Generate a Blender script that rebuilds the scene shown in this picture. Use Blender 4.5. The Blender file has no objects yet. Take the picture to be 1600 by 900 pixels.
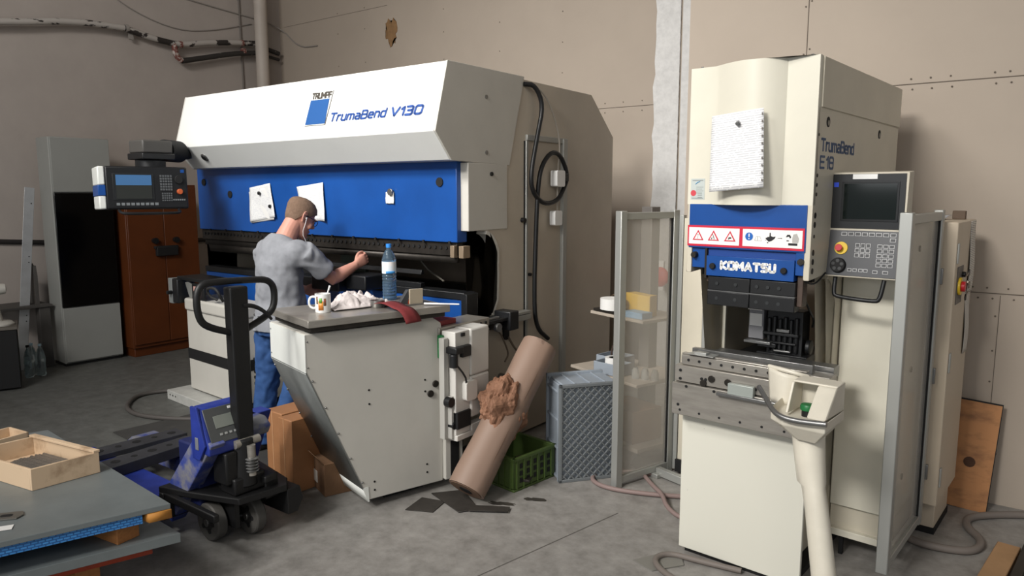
import bpy, bmesh, math, random
from mathutils import Vector, Matrix, noise
from math import radians as R, pi, sin, cos

random.seed(7)
SC = bpy.context.scene
COL = SC.collection

# ------------------------------------------------------------------ camera
cam_d = bpy.data.cameras.new('camera'); cam = bpy.data.objects.new('camera', cam_d); COL.objects.link(cam)
cam_d.sensor_width = 36; cam_d.lens = 1133 / 1600 * 36
cam.location = (0, 0, 1.8); cam.rotation_euler = (R(90) - math.atan(150 / 1133), 0, R(36.5))
SC.camera = cam

# ------------------------------------------------------------------ world, daylight, exposure
SC.view_settings.view_transform = 'Standard'; SC.view_settings.look = 'None'
SC.view_settings.gamma = 1; SC.view_settings.use_curve_mapping = False
SC.view_settings.exposure = -0.50
w = bpy.data.worlds.new('world'); SC.world = w; w.use_nodes = True
w.node_tree.nodes['Background'].inputs[0].default_value = (0.80, 0.84, 0.88, 1)
w.node_tree.nodes['Background'].inputs[1].default_value = 0.58

def area(name, loc, target, sx, sy, power, col=(1, 1, 1), spread=180):
    d = bpy.data.lights.new(name, 'AREA'); d.shape = 'RECTANGLE'; d.size = sx; d.size_y = sy
    d.energy = power; d.color = col; d.spread = R(spread)
    o = bpy.data.objects.new(name, d); COL.objects.link(o); o.location = loc
    o.rotation_euler = (Vector(target) - Vector(loc)).to_track_quat('-Z', 'Y').to_euler()
    return o
# daylight keys from the hall's high windows, followed by added lamps
area('window_and_fill_light', (-2.3, -5.4, 6.2), (-1.15, 3.2, 2.0), 2.0, 1.2, 185, (1.0, 0.97, 0.92), 75)
area('window_and_fill_light', (-4.6, -1.8, 6.4), (-3.8, 3.5, 2.4), 2.0, 1.4, 105, (1.0, 0.98, 0.95), 60)
area('window_and_fill_light', (2.5, -5.0, 6.0), (-3.0, 4.5, 2.8), 3.0, 1.6, 110, (1.0, 0.92, 0.84), 150)  # added fill, lifts the faces turned to the right
area('window_and_fill_light', (-1.6, -5.8, 2.7), (-2.9, 3.6, 1.1), 5.0, 1.6, 75, (0.96, 0.98, 1.0), 140)  # added low window light, reaches under hoods and onto base fronts
area('window_and_fill_light', (-2.5, -4.0, 6.2), (-8.7, 3.6, 2.4), 2.6, 1.4, 135, (1.0, 0.97, 0.93), 90)  # added fill that brightens the left wall and locker

# ------------------------------------------------------------------ materials
def lin(h):
    h = h.lstrip('#'); c = [int(h[i:i + 2], 16) / 255 for i in (0, 2, 4)]
    return tuple((x / 12.92 if x <= .04045 else ((x + .055) / 1.055) ** 2.4) for x in c) + (1,)
MATS = {}
def mat(name, col, rough=.5, metal=0, var=0, vscale=8, col2=None, bump=0, bscale=60, trans=0, ior=1.45, emit=None, es=0, spec=.5, alpha=1, stretch=(1, 1, 1), lo=.35, hi=.7):
    if name in MATS: return MATS[name]
    m = bpy.data.materials.new(name); m.use_nodes = True; nt = m.node_tree; N = nt.nodes; Lk = nt.links
    b = N['Principled BSDF']; b.inputs['Base Color'].default_value = lin(col); b.inputs['Roughness'].default_value = rough
    b.inputs['Metallic'].default_value = metal; b.inputs['IOR'].default_value = ior
    b.inputs['Transmission Weight'].default_value = trans; b.inputs['Specular IOR Level'].default_value = spec
    b.inputs['Alpha'].default_value = alpha
    if emit: b.inputs['Emission Color'].default_value = lin(emit); b.inputs['Emission Strength'].default_value = es
    if var or bump or col2:
        tc = N.new('ShaderNodeTexCoord'); mp = N.new('ShaderNodeMapping'); mp.inputs['Scale'].default_value = stretch
        Lk.new(tc.outputs['Object'], mp.inputs[0])
    if var or col2:
        n = N.new('ShaderNodeTexNoise'); n.inputs['Scale'].default_value = vscale; n.inputs['Detail'].default_value = 6; n.inputs['Roughness'].default_value = .62
        Lk.new(mp.outputs[0], n.inputs['Vector'])
        r = N.new('ShaderNodeValToRGB'); r.color_ramp.elements[0].position = lo; r.color_ramp.elements[1].position = hi
        c1 = lin(col); c2 = lin(col2) if col2 else tuple(x * (1 - var) for x in c1[:3]) + (1,)
        r.color_ramp.elements[0].color = c1; r.color_ramp.elements[1].color = c2
        Lk.new(n.outputs['Fac'], r.inputs[0]); Lk.new(r.outputs[0], b.inputs['Base Color'])
    if bump:
        n2 = N.new('ShaderNodeTexNoise'); n2.inputs['Scale'].default_value = bscale; n2.inputs['Detail'].default_value = 4
        bp = N.new('ShaderNodeBump'); bp.inputs['Strength'].default_value = bump; bp.inputs['Distance'].default_value = .01
        Lk.new(mp.outputs[0], n2.inputs['Vector']); Lk.new(n2.outputs['Fac'], bp.inputs['Height']); Lk.new(bp.outputs[0], b.inputs['Normal'])
    MATS[name] = m; return m

BEIGE = mat('machine_beige', '#c8c3b8', .42, var=.10, vscale=3, bump=.02, bscale=30)
WHITE = mat('machine_white', '#d9dbd6', .38, var=.07, vscale=4)
SIDEB = mat('machine_side_beige', '#b8ae9f', .5, var=.12, vscale=2.5)
GREYW = mat('cabinet_white', '#bdbab2', .45, var=.08, vscale=3)
BLUE = mat('machine_blue', '#15488f', .34, var=.22, vscale=2.2)
BLUE2 = mat('truck_blue', '#27388c', .45, var=.35, vscale=9)
BLUEDUST = mat('dusty_blue', '#2b3c86', .7, col2='#77777c', vscale=7, lo=.42, hi=.6)
BLACK = mat('black_paint', '#17181a', .42, var=.3, vscale=12)
BLACKM = mat('matt_black', '#0f0f10', .75)
GLOSSK = mat('gloss_black', '#050506', .12)
RUBBER = mat('rubber', '#232323', .7)
DSTEEL = mat('dark_steel', '#3a3632', .45, metal=.6, var=.4, vscale=14)
STEEL = mat('steel', '#8f8f8e', .34, metal=.85, var=.25, vscale=9)
STEELP = mat('brushed_steel', '#aaa59d', .34, metal=.6, var=.25, vscale=6, stretch=(1, 1, 6))
ALU = mat('aluminium', '#a9aaa6', .42, metal=.55)
GALV = mat('galvanised_sheet', '#757876', .42, metal=.25, var=.25, vscale=5)
CHROME = mat('chrome', '#b9b9b9', .2, metal=1)
DKBROWN = mat('dark_brown_panel', '#9a8b7b', .6, var=.3, vscale=3)
GREEN = mat('button_green', '#1f6a3a', .4)
RED = mat('red_plastic', '#b5202a', .4)
YEL = mat('yellow_plastic', '#d8b52a', .4)
WPLAST = mat('white_plastic', '#dcdcda', .4)
PAPERW = mat('paper_plain', '#d2d1ce', .8)

def paper_mat(name, base='#cdcdcc', ink='#bdbdc0', rows=22, dens=.5):
    m = bpy.data.materials.new(name); m.use_nodes = True; nt = m.node_tree; N = nt.nodes; L = nt.links
    b = N['Principled BSDF']; b.inputs['Roughness'].default_value = .8
    tc = N.new('ShaderNodeTexCoord'); sp = N.new('ShaderNodeSeparateXYZ'); L.new(tc.outputs['UV'], sp.inputs[0])
    mu = N.new('ShaderNodeMath'); mu.operation = 'MULTIPLY'; mu.inputs[1].default_value = rows; L.new(sp.outputs['Y'], mu.inputs[0])
    fr = N.new('ShaderNodeMath'); fr.operation = 'FRACT'; L.new(mu.outputs[0], fr.inputs[0])
    lt = N.new('ShaderNodeMath'); lt.operation = 'LESS_THAN'; lt.inputs[1].default_value = .42; L.new(fr.outputs[0], lt.inputs[0])
    fl = N.new('ShaderNodeMath'); fl.operation = 'FLOOR'; L.new(mu.outputs[0], fl.inputs[0])
    cb = N.new('ShaderNodeCombineXYZ'); L.new(fl.outputs[0], cb.inputs['Y'])
    mx = N.new('ShaderNodeMath'); mx.operation = 'MULTIPLY'; mx.inputs[1].default_value = 14; L.new(sp.outputs['X'], mx.inputs[0]); L.new(mx.outputs[0], cb.inputs['X'])
    n = N.new('ShaderNodeTexNoise'); n.inputs['Scale'].default_value = 1.3; L.new(cb.outputs[0], n.inputs['Vector'])
    gt = N.new('ShaderNodeMath'); gt.operation = 'GREATER_THAN'; gt.inputs[1].default_value = dens; L.new(n.outputs['Fac'], gt.inputs[0])
    m1 = N.new('ShaderNodeMath'); m1.operation = 'MULTIPLY'; L.new(lt.outputs[0], m1.inputs[0]); L.new(gt.outputs[0], m1.inputs[1])
    mix = N.new('ShaderNodeMix'); mix.data_type = 'RGBA'; L.new(m1.outputs[0], mix.inputs[0]); mix.inputs[6].default_value = lin(base); mix.inputs[7].default_value = lin(ink)
    L.new(mix.outputs[2], b.inputs['Base Color']); return m
PAPER = paper_mat('printed_paper')
PAPER2 = paper_mat('printed_list', '#cfc9bf', '#8a8580', 40, .4)

# ------------------------------------------------------------------ mesh builder
class MB:
    def __init__(s): s.b = bmesh.new(); s.mi = 0; s.uv = s.b.loops.layers.uv.new('UVMap')
    def m(s, i): s.mi = i; return s
    def _f(s, vs):
        try: f = s.b.faces.new(vs); f.material_index = s.mi; f.smooth = True; return f
        except ValueError: return None
    def box(s, x0, x1, y0, y1, z0, z1, M=None):
        c = [(x, y, z) for z in (z0, z1) for y in (y0, y1) for x in (x0, x1)]
        v = [s.b.verts.new(M @ Vector(p) if M else p) for p in c]
        for q in ((0, 2, 3, 1), (4, 5, 7, 6), (0, 1, 5, 4), (1, 3, 7, 5), (3, 2, 6, 7), (2, 0, 4, 6)): s._f([v[i] for i in q])
        return s
    def prism(s, poly, axis, a0, a1, M=None):
        """poly: 2-D outline; axis 'x' -> (y,z), 'y' -> (x,z), 'z' -> (x,y); handles concave outlines"""
        def P(p, a):
            q = {'x': (a, p[0], p[1]), 'y': (p[0], a, p[1]), 'z': (p[0], p[1], a)}[axis]
            return M @ Vector(q) if M else Vector(q)
        A = [s.b.verts.new(P(p, a0)) for p in poly]; B = [s.b.verts.new(P(p, a1)) for p in poly]
        n = len(poly)
        area2 = sum(poly[i][0] * poly[(i + 1) % n][1] - poly[(i + 1) % n][0] * poly[i][1] for i in range(n))
        flip = (area2 > 0) ^ (axis == 'y') ^ (a1 < a0)
        for i in range(n):
            j = (i + 1) % n; q = [A[i], A[j], B[j], B[i]]; s._f(q if flip else q[::-1])
        fa = s._f(A[::-1] if flip else A); fb = s._f(B if flip else B[::-1])
        for f in (fa, fb):
            if f: f.smooth = False
        if n > 4:
            bmesh.ops.triangulate(s.b, faces=[f for f in (fa, fb) if f], ngon_method='BEAUTY')
        return s
    def cyl(s, p0, p1, r0, r1=None, n=20, cap=True):
        r1 = r0 if r1 is None else r1; p0, p1 = Vector(p0), Vector(p1); d = (p1 - p0).normalized()
        u = d.orthogonal().normalized(); v = d.cross(u)
        A = [s.b.verts.new(p0 + (u * cos(2 * pi * i / n) + v * sin(2 * pi * i / n)) * r0) for i in range(n)]
        B = [s.b.verts.new(p1 + (u * cos(2 * pi * i / n) + v * sin(2 * pi * i / n)) * r1) for i in range(n)]
        for i in range(n): s._f([A[i], A[(i + 1) % n], B[(i + 1) % n], B[i]])
        if cap: s._f(A[::-1]); s._f(B)
        return s
    def lathe(s, prof, c=(0, 0, 0), n=28, M=None):
        rows = []
        for r, z in prof:
            rows.append([s.b.verts.new((M @ Vector((r * cos(2 * pi * i / n), r * sin(2 * pi * i / n), z)) if M else Vector((r * cos(2 * pi * i / n), r * sin(2 * pi * i / n), z))) + Vector(c)) for i in range(n)])
        for a, b in zip(rows, rows[1:]):
            for i in range(n): s._f([a[i], a[(i + 1) % n], b[(i + 1) % n], b[i]])
        if prof[0][0] > 0: s._f(rows[0][::-1])
        if prof[-1][0] > 0: s._f(rows[-1])
        return s
    def tube(s, pts, r, n=10, sm=0, closed=False, rx=None):
        pts = [Vector(p) for p in pts]
        for _ in range(sm):
            q = [] if closed else [pts[0]]
            m = len(pts)
            for i in range(m if closed else m - 1):
                a, b = pts[i], pts[(i + 1) % m]; q += [a * .75 + b * .25, a * .25 + b * .75]
            if not closed: q.append(pts[-1])
            pts = q
        rows = []; m = len(pts); up = None
        for i, p in enumerate(pts):
            if closed: t = pts[(i + 1) % m] - pts[i - 1]
            else: t = pts[min(i + 1, m - 1)] - pts[max(i - 1, 0)]
            t.normalize()
            if up is None: up = t.orthogonal().normalized()
            up = (up - t * up.dot(t))
            if up.length < 1e-5: up = t.orthogonal()
            up.normalize(); v = t.cross(up)
            rr = r if not callable(r) else r(i / (m - 1))
            rows.append([s.b.verts.new(p + (up * cos(2 * pi * k / n) + v * sin(2 * pi * k / n)) * rr) for k in range(n)])
        for i in range(m if closed else m - 1):
            a, b = rows[i], rows[(i + 1) % m]
            for k in range(n): s._f([a[k], a[(k + 1) % n], b[(k + 1) % n], b[k]])
        if not closed: s._f(rows[0][::-1]); s._f(rows[-1])
        return s
    def loft(s, rings, n=20, pw=2.0):
        """rings: (centre, half-width, half-depth, u-axis, v-axis)"""
        rows = []
        for c, a, b, u, v in rings:
            c, u, v = Vector(c), Vector(u).normalized(), Vector(v).normalized(); row = []
            for k in range(n):
                t = 2 * pi * k / n; cx, sy = cos(t), sin(t)
                e = 2 / pw
                row.append(s.b.verts.new(c + u * a * math.copysign(abs(cx) ** e, cx) + v * b * math.copysign(abs(sy) ** e, sy)))
            rows.append(row)
        for a, b in zip(rows, rows[1:]):
            for k in range(n): s._f([a[k], a[(k + 1) % n], b[(k + 1) % n], b[k]])
        s._f(rows[0][::-1]); s._f(rows[-1]); return s
    def ball(s, c, r, sc=(1, 1, 1), n=16, M=None):
        T = Matrix.Translation(c) @ (M.to_4x4() if M else Matrix()) @ Matrix.Diagonal((r * sc[0], r * sc[1], r * sc[2], 1))
        g = bmesh.ops.create_uvsphere(s.b, u_segments=n, v_segments=max(6, n // 2), radius=1, matrix=T)
        for v in g['verts']:
            for f in v.link_faces: f.smooth = True; f.material_index = s.mi
        return s
    def sheet(s, fn, nu, nv):
        g = [[s.b.verts.new(fn(i / nu, j / nv)) for j in range(nv + 1)] for i in range(nu + 1)]
        for i in range(nu):
            for j in range(nv):
                f = s._f([g[i][j], g[i + 1][j], g[i + 1][j + 1], g[i][j + 1]])
                if f:
                    for l, (a, b) in zip(f.loops, ((i, j), (i + 1, j), (i + 1, j + 1), (i, j + 1))): l[s.uv].uv = (a / nu, b / nv)
        return s
    def build(s, name, mats, parent=None, bevel=0, loc=None, rot=None, seg=2, solid=0, ang=40, sub=0):
        if not isinstance(mats, (list, tuple)): mats = [mats]
        bmesh.ops.recalc_face_normals(s.b, faces=s.b.faces) if not solid else None
        for e in s.b.edges:
            if len(e.link_faces) == 2 and e.calc_face_angle(0) > R(ang): e.smooth = False
        me = bpy.data.meshes.new(name); s.b.to_mesh(me); s.b.free()
        for m in mats: me.materials.append(m)
        o = bpy.data.objects.new(name, me); COL.objects.link(o)
        if parent: o.parent = parent
        if loc: o.location = loc
        if rot: o.rotation_euler = rot
        if solid:
            md = o.modifiers.new('solid', 'SOLIDIFY'); md.thickness = solid; md.offset = 0
        if sub:
            md = o.modifiers.new('sub', 'SUBSURF'); md.levels = sub; md.render_levels = sub
        if bevel:
            md = o.modifiers.new('bevel', 'BEVEL'); md.width = bevel; md.segments = seg; md.limit_method = 'ANGLE'; md.angle_limit = R(35)
        return o

def split(o, singular):
    """every loose piece of o becomes a part of its own under the same parent"""
    b = bmesh.new(); b.from_mesh(o.data); b.verts.ensure_lookup_table(); seen = set(); groups = []
    for v in b.verts:
        if v.index in seen: continue
        st = [v]; seen.add(v.index); g = []
        while st:
            q = st.pop(); g.append(q.index)
            for e in q.link_edges:
                n = e.other_vert(q)
                if n.index not in seen: seen.add(n.index); st.append(n)
        groups.append(set(g))
    b.free(); out = []
    for g in groups:
        b = bmesh.new(); b.from_mesh(o.data); b.verts.ensure_lookup_table()
        bmesh.ops.delete(b, geom=[v for v in b.verts if v.index not in g], context='VERTS')
        me = bpy.data.meshes.new(singular); b.to_mesh(me); b.free()
        for m in o.data.materials: me.materials.append(m) if len(me.materials) < len(o.data.materials) else None
        c = bpy.data.objects.new(singular, me); COL.objects.link(c); c.parent = o.parent; c.location = o.location; c.rotation_euler = o.rotation_euler; c.scale = o.scale
        for md in o.modifiers:
            if md.type == 'BEVEL': m2 = c.modifiers.new('bevel', 'BEVEL'); m2.width = md.width; m2.segments = md.segments; m2.limit_method = 'ANGLE'; m2.angle_limit = R(35)
        out.append(c)
    bpy.data.objects.remove(o); return out

def thing(name, label, cat, loc=(0, 0, 0), rz=0, group=None):
    o = bpy.data.objects.new(name, None); COL.objects.link(o); o.empty_display_size = .1
    o.location = loc; o.rotation_euler = (0, 0, rz); return tag(o, label, cat, group)
def tag(o, label, cat, group=None):
    o['label'] = label; o['category'] = cat
    if group: o['group'] = group
    return o
def struct(o): o['kind'] = 'structure'; return o

def text(name, body, size, m, parent, loc, rot, ext=.002, shear=0, bold=0, sx=1, align='LEFT', sp_=1.12):
    cu = bpy.data.curves.new(name, 'FONT'); cu.body = body; cu.size = size; cu.extrude = ext; cu.shear = shear; cu.offset = bold; cu.align_x = align; cu.space_character = sp_
    t = bpy.data.objects.new(name, cu); COL.objects.link(t)
    bpy.context.view_layer.update()
    me = bpy.data.meshes.new_from_object(t.evaluated_get(bpy.context.evaluated_depsgraph_get()))
    bpy.data.objects.remove(t)
    o = bpy.data.objects.new(name, me); COL.objects.link(o); me.materials.clear(); me.materials.append(m)
    o.parent = parent; o.location = loc; o.rotation_euler = rot; o.scale = (sx, 1, 1); return o
RR = lambda w: [(.12, 0), (w - .12, 0), (w, .12), (w, .88), (w - .12, 1), (.12, 1), (0, .88), (0, .12), (.12, 0)]
GLYPH = {
 'T': (.72, [[(0, 1), (.72, 1)], [(.36, 1), (.36, 0)]]), 'r': (.34, [[(0, 0), (0, .72)], [(0, .52), (.12, .7), (.34, .7)]]),
 'u': (.52, [[(0, .72), (0, .12), (.1, 0), (.52, 0)], [(.52, .72), (.52, 0)]]), 'm': (.84, [[(0, 0), (0, .7), (.72, .7), (.84, .58), (.84, 0)], [(.42, .7), (.42, 0)]]),
 'a': (.52, [[(.05, .7), (.42, .7), (.52, .6), (.52, 0), (.1, 0), (0, .1), (0, .28), (.1, .38), (.52, .38)]]),
 'B': (.68, [[(0, 0), (0, 1), (.54, 1), (.65, .9), (.65, .62), (.55, .52), (0, .52)], [(.55, .52), (.68, .42), (.68, .1), (.58, 0), (0, 0)]]),
 'e': (.52, [[(0, .36), (.52, .36), (.52, .6), (.42, .7), (.1, .7), (0, .6), (0, .1), (.1, 0), (.5, 0)]]), 'n': (.52, [[(0, 0), (0, .7), (.42, .7), (.52, .6), (.52, 0)]]),
 'd': (.54, [[(.54, 1), (.54, 0), (.1, 0), (0, .1), (0, .6), (.1, .7), (.54, .7)]]), 'V': (.76, [[(0, 1), (.38, 0), (.76, 1)]]), '1': (.26, [[(0, .76), (.26, 1), (.26, 0)]]),
 '3': (.62, [[(0, 1), (.5, 1), (.62, .9), (.62, .62), (.52, .52), (.15, .52)], [(.52, .52), (.62, .42), (.62, .1), (.5, 0), (0, 0)]]), '0': (.68, [RR(.68)]),
 '8': (.66, [RR(.66), [(0, .52), (.66, .52)]]), 'E': (.60, [[(.6, 1), (0, 1), (0, 0), (.6, 0)], [(0, .52), (.54, .52)]]), 'R': (.66, [[(0, 0), (0, 1), (.54, 1), (.66, .9), (.66, .6), (.55, .48), (0, .48)], [(.36, .48), (.66, 0)]]),
 'U': (.66, [[(0, 1), (0, .12), (.12, 0), (.54, 0), (.66, .12), (.66, 1)]]), 'M': (.84, [[(0, 0), (0, 1), (.42, .35), (.84, 1), (.84, 0)]]), 'P': (.64, [[(0, 0), (0, 1), (.53, 1), (.64, .9), (.64, .55), (.53, .44), (0, .44)]]),
 'F': (.58, [[(.58, 1), (0, 1), (0, 0)], [(0, .5), (.5, .5)]]), 'K': (.66, [[(0, 0), (0, 1)], [(.64, 1), (.05, .5), (.66, 0)]]), 'O': (.76, [RR(.76)]), 'A': (.78, [[(0, 0), (.39, 1), (.78, 0)], [(.14, .3), (.64, .3)]]),
 'S': (.66, [[(.64, 1), (.1, 1), (0, .9), (0, .62), (.1, .52), (.56, .52), (.66, .42), (.66, .1), (.56, 0), (0, 0)]]), ' ': (.22, [])}
def signwriting(name, body, cap, width, th, m, parent, loc, rot, shear=0, gap=.26):
    """stroke lettering: cap height, overall width and stroke thickness in metres"""
    adv = []; x = 0
    for ch in body: adv.append(x); x += GLYPH[ch][0] + gap
    k = (width - th) / (x - gap); h = cap - th; g = MB()
    for ch, x0 in zip(body, adv):
        for line in GLYPH[ch][1]:
            P = [Vector(((x0 + p[0]) * k + th / 2 + shear * p[1] * h, p[1] * h + th / 2, 0)) for p in line]
            for a, b in zip(P, P[1:]):
                d = (b - a).normalized(); nn = Vector((-d.y, d.x, 0)) * th / 2
                q = [a - nn, b - nn, b + nn, a + nn]; g.prism([(v.x, v.y) for v in q], 'z', 0, .0012)
            for p in P: g.cyl(p, p + Vector((0, 0, .0012)), th / 2, n=10)
    return g.build(name, m, parent, loc=loc, rot=rot)
def arc(cx, cy, r, a0, a1, n=8):
    return [(cx + r * cos(R(a0 + (a1 - a0) * i / n)), cy + r * sin(R(a0 + (a1 - a0) * i / n))) for i in range(n + 1)]
def rrect(x0, x1, y0, y1, r, n=4):
    return arc(x1 - r, y1 - r, r, 0, 90, n) + arc(x0 + r, y1 - r, r, 90, 180, n) + arc(x0 + r, y0 + r, r, 180, 270, n) + arc(x1 - r, y0 + r, r, 270, 360, n)
FRONT = (R(90), 0, 0); SIDE = (R(90), 0, R(90))

# ================================================================== THE ROOM
def floor_mat():
    m = bpy.data.materials.new('worn_concrete'); m.use_nodes = True; nt = m.node_tree; N = nt.nodes; L = nt.links
    b = N['Principled BSDF']; tc = N.new('ShaderNodeTexCoord')
    n1 = N.new('ShaderNodeTexNoise'); n1.inputs['Scale'].default_value = 1.1; n1.inputs['Detail'].default_value = 8; n1.inputs['Roughness'].default_value = .6
    n2 = N.new('ShaderNodeTexNoise'); n2.inputs['Scale'].default_value = 9; n2.inputs['Detail'].default_value = 8; n2.inputs['Roughness'].default_value = .7
    for n in (n1, n2): L.new(tc.outputs['Object'], n.inputs['Vector'])
    # grey-green floor paint on the left, bare worn concrete to the right
    sp = N.new('ShaderNodeSeparateXYZ'); L.new(tc.outputs['Object'], sp.inputs[0])
    ad = N.new('ShaderNodeMath'); ad.operation = 'MULTIPLY_ADD'; ad.inputs[1].default_value = 1.6; L.new(n1.outputs['Fac'], ad.inputs[0]); L.new(sp.outputs['X'], ad.inputs[2])
    mr = N.new('ShaderNodeMapRange'); mr.inputs['From Min'].default_value = -3.4; mr.inputs['From Max'].default_value = -1.9; L.new(ad.outputs[0], mr.inputs[0])
    mx = N.new('ShaderNodeMix'); mx.data_type = 'RGBA'; mx.inputs[6].default_value = lin('#5f605d'); mx.inputs[7].default_value = lin('#8b8884'); L.new(mr.outputs[0], mx.inputs[0])
    r = N.new('ShaderNodeValToRGB'); r.color_ramp.elements[0].position = .33; r.color_ramp.elements[0].color = (.62, .61, .60, 1); r.color_ramp.elements[1].position = .68; r.color_ramp.elements[1].color = (1.2, 1.2, 1.2, 1)
    L.new(n2.outputs['Fac'], r.inputs[0])
    mu = N.new('ShaderNodeMix'); mu.data_type = 'RGBA'; mu.blend_type = 'MULTIPLY'; mu.inputs[0].default_value = .8; L.new(mx.outputs[2], mu.inputs[6]); L.new(r.outputs[0], mu.inputs[7])
    L.new(mu.outputs[2], b.inputs['Base Color']); b.inputs['Roughness'].default_value = .5; b.inputs['Specular IOR Level'].default_value = .35
    bp = N.new('ShaderNodeBump'); bp.inputs['Strength'].default_value = .15; L.new(n2.outputs['Fac'], bp.inputs['Height']); L.new(bp.outputs[0], b.inputs['Normal'])
    return m
struct(MB().box(-8.9, 5, -6, 6.6, -.1, 0).build('floor', floor_mat()))
struct(MB().prism([(-2.044, 2.508), (-1.84, 3.49), (-1.833, 3.49), (-2.037, 2.508)], 'z', .0002, .0008).prism([(-2.25, 1.5), (-2.044, 2.508), (-2.037, 2.508), (-2.243, 1.5)], 'z', .0002, .0008).build('trim_5', mat('floor_joint', '#55514d', .9)))
PLASTER = mat('old_plaster', '#a89f98', .75, var=.10, vscale=2.2, bump=.25, bscale=5)
BOARD = mat('plasterboard', '#a4988b', .8, var=.06, vscale=1.8)
PAINTW = mat('flaking_white_paint', '#c7c6c4', .7, var=.15, vscale=20, bump=.3, bscale=25)
struct(MB().box(-8.9, -8.7, -6, 6.6, 0, 7.3).build('wall_left', PLASTER))
bw = struct(MB().box(-8.7, -2.5, 6.4, 6.6, 0, 7.3).build('wall_back', BOARD))
rw = struct(MB().box(-1.95, 5, 4.9, 5.1, 0, 7.3).box(-2.1, -1.95, 4.9, 6.6, 0, 7.3).build('wall_right', BOARD))
struct(MB().box(-8.9, 5, -6, 6.6, 7.3, 7.4).build('ceiling', mat('ceiling_white', '#a9a59f', .8)))
# column standing between the two boarded walls, ragged white plaster on it
c = MB().m(0).box(-2.97, -2.05, 6.25, 6.42, 0, 7.3)
c.m(1)
rg = random.Random(3)
for (a, b_) in ((-3.0, -2.76), (-2.74, -2.52)):
    L_ = []; Rr = []; z = 0
    while z < 7.2:
        L_.append((a + (rg.uniform(-.014, .014) if a < -2.8 else 0), z)); Rr.append((b_ + (rg.uniform(-.014, .014) if a > -2.8 else 0), z)); z += .11
    for (p0, q0), (p1, q1) in zip(zip(L_, Rr), zip(L_[1:], Rr[1:])): c.prism([p0, q0, q1, p1], 'y', 6.232, 6.249)
struct(c.build('trim_1', [BOARD, PAINTW]))
# board seams and screw heads
SEAM = mat('board_seam_dark', '#5d544b', .9)  # dark joint colour, shared by the screw heads
s = MB()
s.box(-1.95, 1.2, 4.896, 4.9, 2.424, 2.428).box(-1.95, 1.2, 4.896, 4.9, 1.228, 1.232).box(-1.319, -1.315, 4.896, 4.9, 2.43, 5.5).box(-.195, -.192, 4.896, 4.9, 0, 1.22)
s.box(-7.2, -2.97, 6.396, 6.4, 2.612, 2.616).box(-8.6, -6.6, 6.397, 6.4, 4.02, 4.023)
struct(s.build('trim_2', SEAM))
s = MB()
def screw(x, y, z): s.cyl((x, y, z), (x, y - .004, z), .0055, n=8)
for x in (-.72, -.62, -.52, -.31, -.24, -.14, -.04, .1, .3): screw(x, 4.9, 2.455); screw(x + .01, 4.9, 2.395); screw(x - .02, 4.9, 1.26); screw(x + .01, 4.9, 1.20)
for z in (2.6, 2.66, 2.95, 3.0): screw(-1.335, 4.9, z); screw(-1.30, 4.9, z + .03)
for z in (.30, .52, .72, .9, 1.1): screw(-.21, 4.9, z); screw(-.15, 4.9, z) if z < .4 else None
for x in (-5.7, -4.9, -4.1): [screw(x, 6.4, z) for z in (2.75, 3.0, 3.3, 3.6, 3.85, 4.1)]
for x in (-7.5, -7.0): [screw(x, 6.4, z) for z in (3.4, 3.8, 4.05)]
for x in (-3.6, -3.4, -3.2, -3.05): screw(x, 6.4, 2.66); screw(x, 6.4, 2.57)
struct(s.build('trim_3', SEAM))
# torn patch of brown board
rg = random.Random(5); P = []
for i in range(26):
    t = 2 * pi * i / 26; q = 1 + rg.uniform(-.3, .25); P.append((-6.54 + .10 * cos(t) * q, 3.70 + .145 * sin(t) * q))
struct(MB().prism(P, 'y', 6.394, 6.4).build('trim_4', mat('torn_board_brown', '#8a6a48', .9, var=.3, vscale=20)))

# ------------------------------------------------------------------ pipes on the left wall
PIPEM = mat('pipe_flaking', '#aaa49e', .6, col2='#2b2624', vscale=7, lo=.56, hi=.6, stretch=(1, .7, 2.5))
PIPED = mat('pipe_dark', '#2c2927', .6, col2='#b3aca4', vscale=9, lo=.62, hi=.66)
PIPER = mat('pipe_rust', '#6e4038', .8, col2='#b9b2aa', vscale=22, lo=.5, hi=.6)
WIREM = mat('grey_wire', '#8b857f', .7)
p = thing('wall_pipe', 'flaking white and black heating pipe with forked branch high on left wall', 'pipe', (-8.65, 4.5, 3.5))
def rel(o, pts): return [Vector(q) - o.location for q in pts]
MB().tube(rel(p, [(-8.6, -3.0, 3.2), (-8.6, 1.5, 3.3), (-8.6, 2.4, 3.40), (-8.6, 3.05, 3.49), (-8.6, 3.7, 3.62), (-8.6, 4.24, 3.64)]), .034, 14, 1).build('pipe_run', PIPEM, p)
MB().tube(rel(p, [(-8.6, 4.24, 3.64), (-8.6, 4.55, 3.58), (-8.6, 4.82, 3.56), (-8.6, 4.95, 3.57), (-8.6, 5.35, 3.66), (-8.6, 5.95, 3.74)]), .034, 14, 1).build('pipe_run', mat('pipe_flaking_b', '#a8a29c', .6, col2='#2b2624', vscale=5, lo=.52, hi=.55), p)
MB().tube(rel(p, [(-8.6, 4.82, 3.56), (-8.59, 4.83, 3.42), (-8.59, 4.9, 3.37)]), .034, 14, 1).build('pipe_branch', PIPER, p)
MB().tube(rel(p, [(-8.59, 4.9, 3.37), (-8.6, 5.2, 3.45), (-8.6, 5.6, 3.56), (-8.6, 5.95, 3.62)]), .032, 14, 1).build('pipe_branch', PIPED, p)
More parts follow.
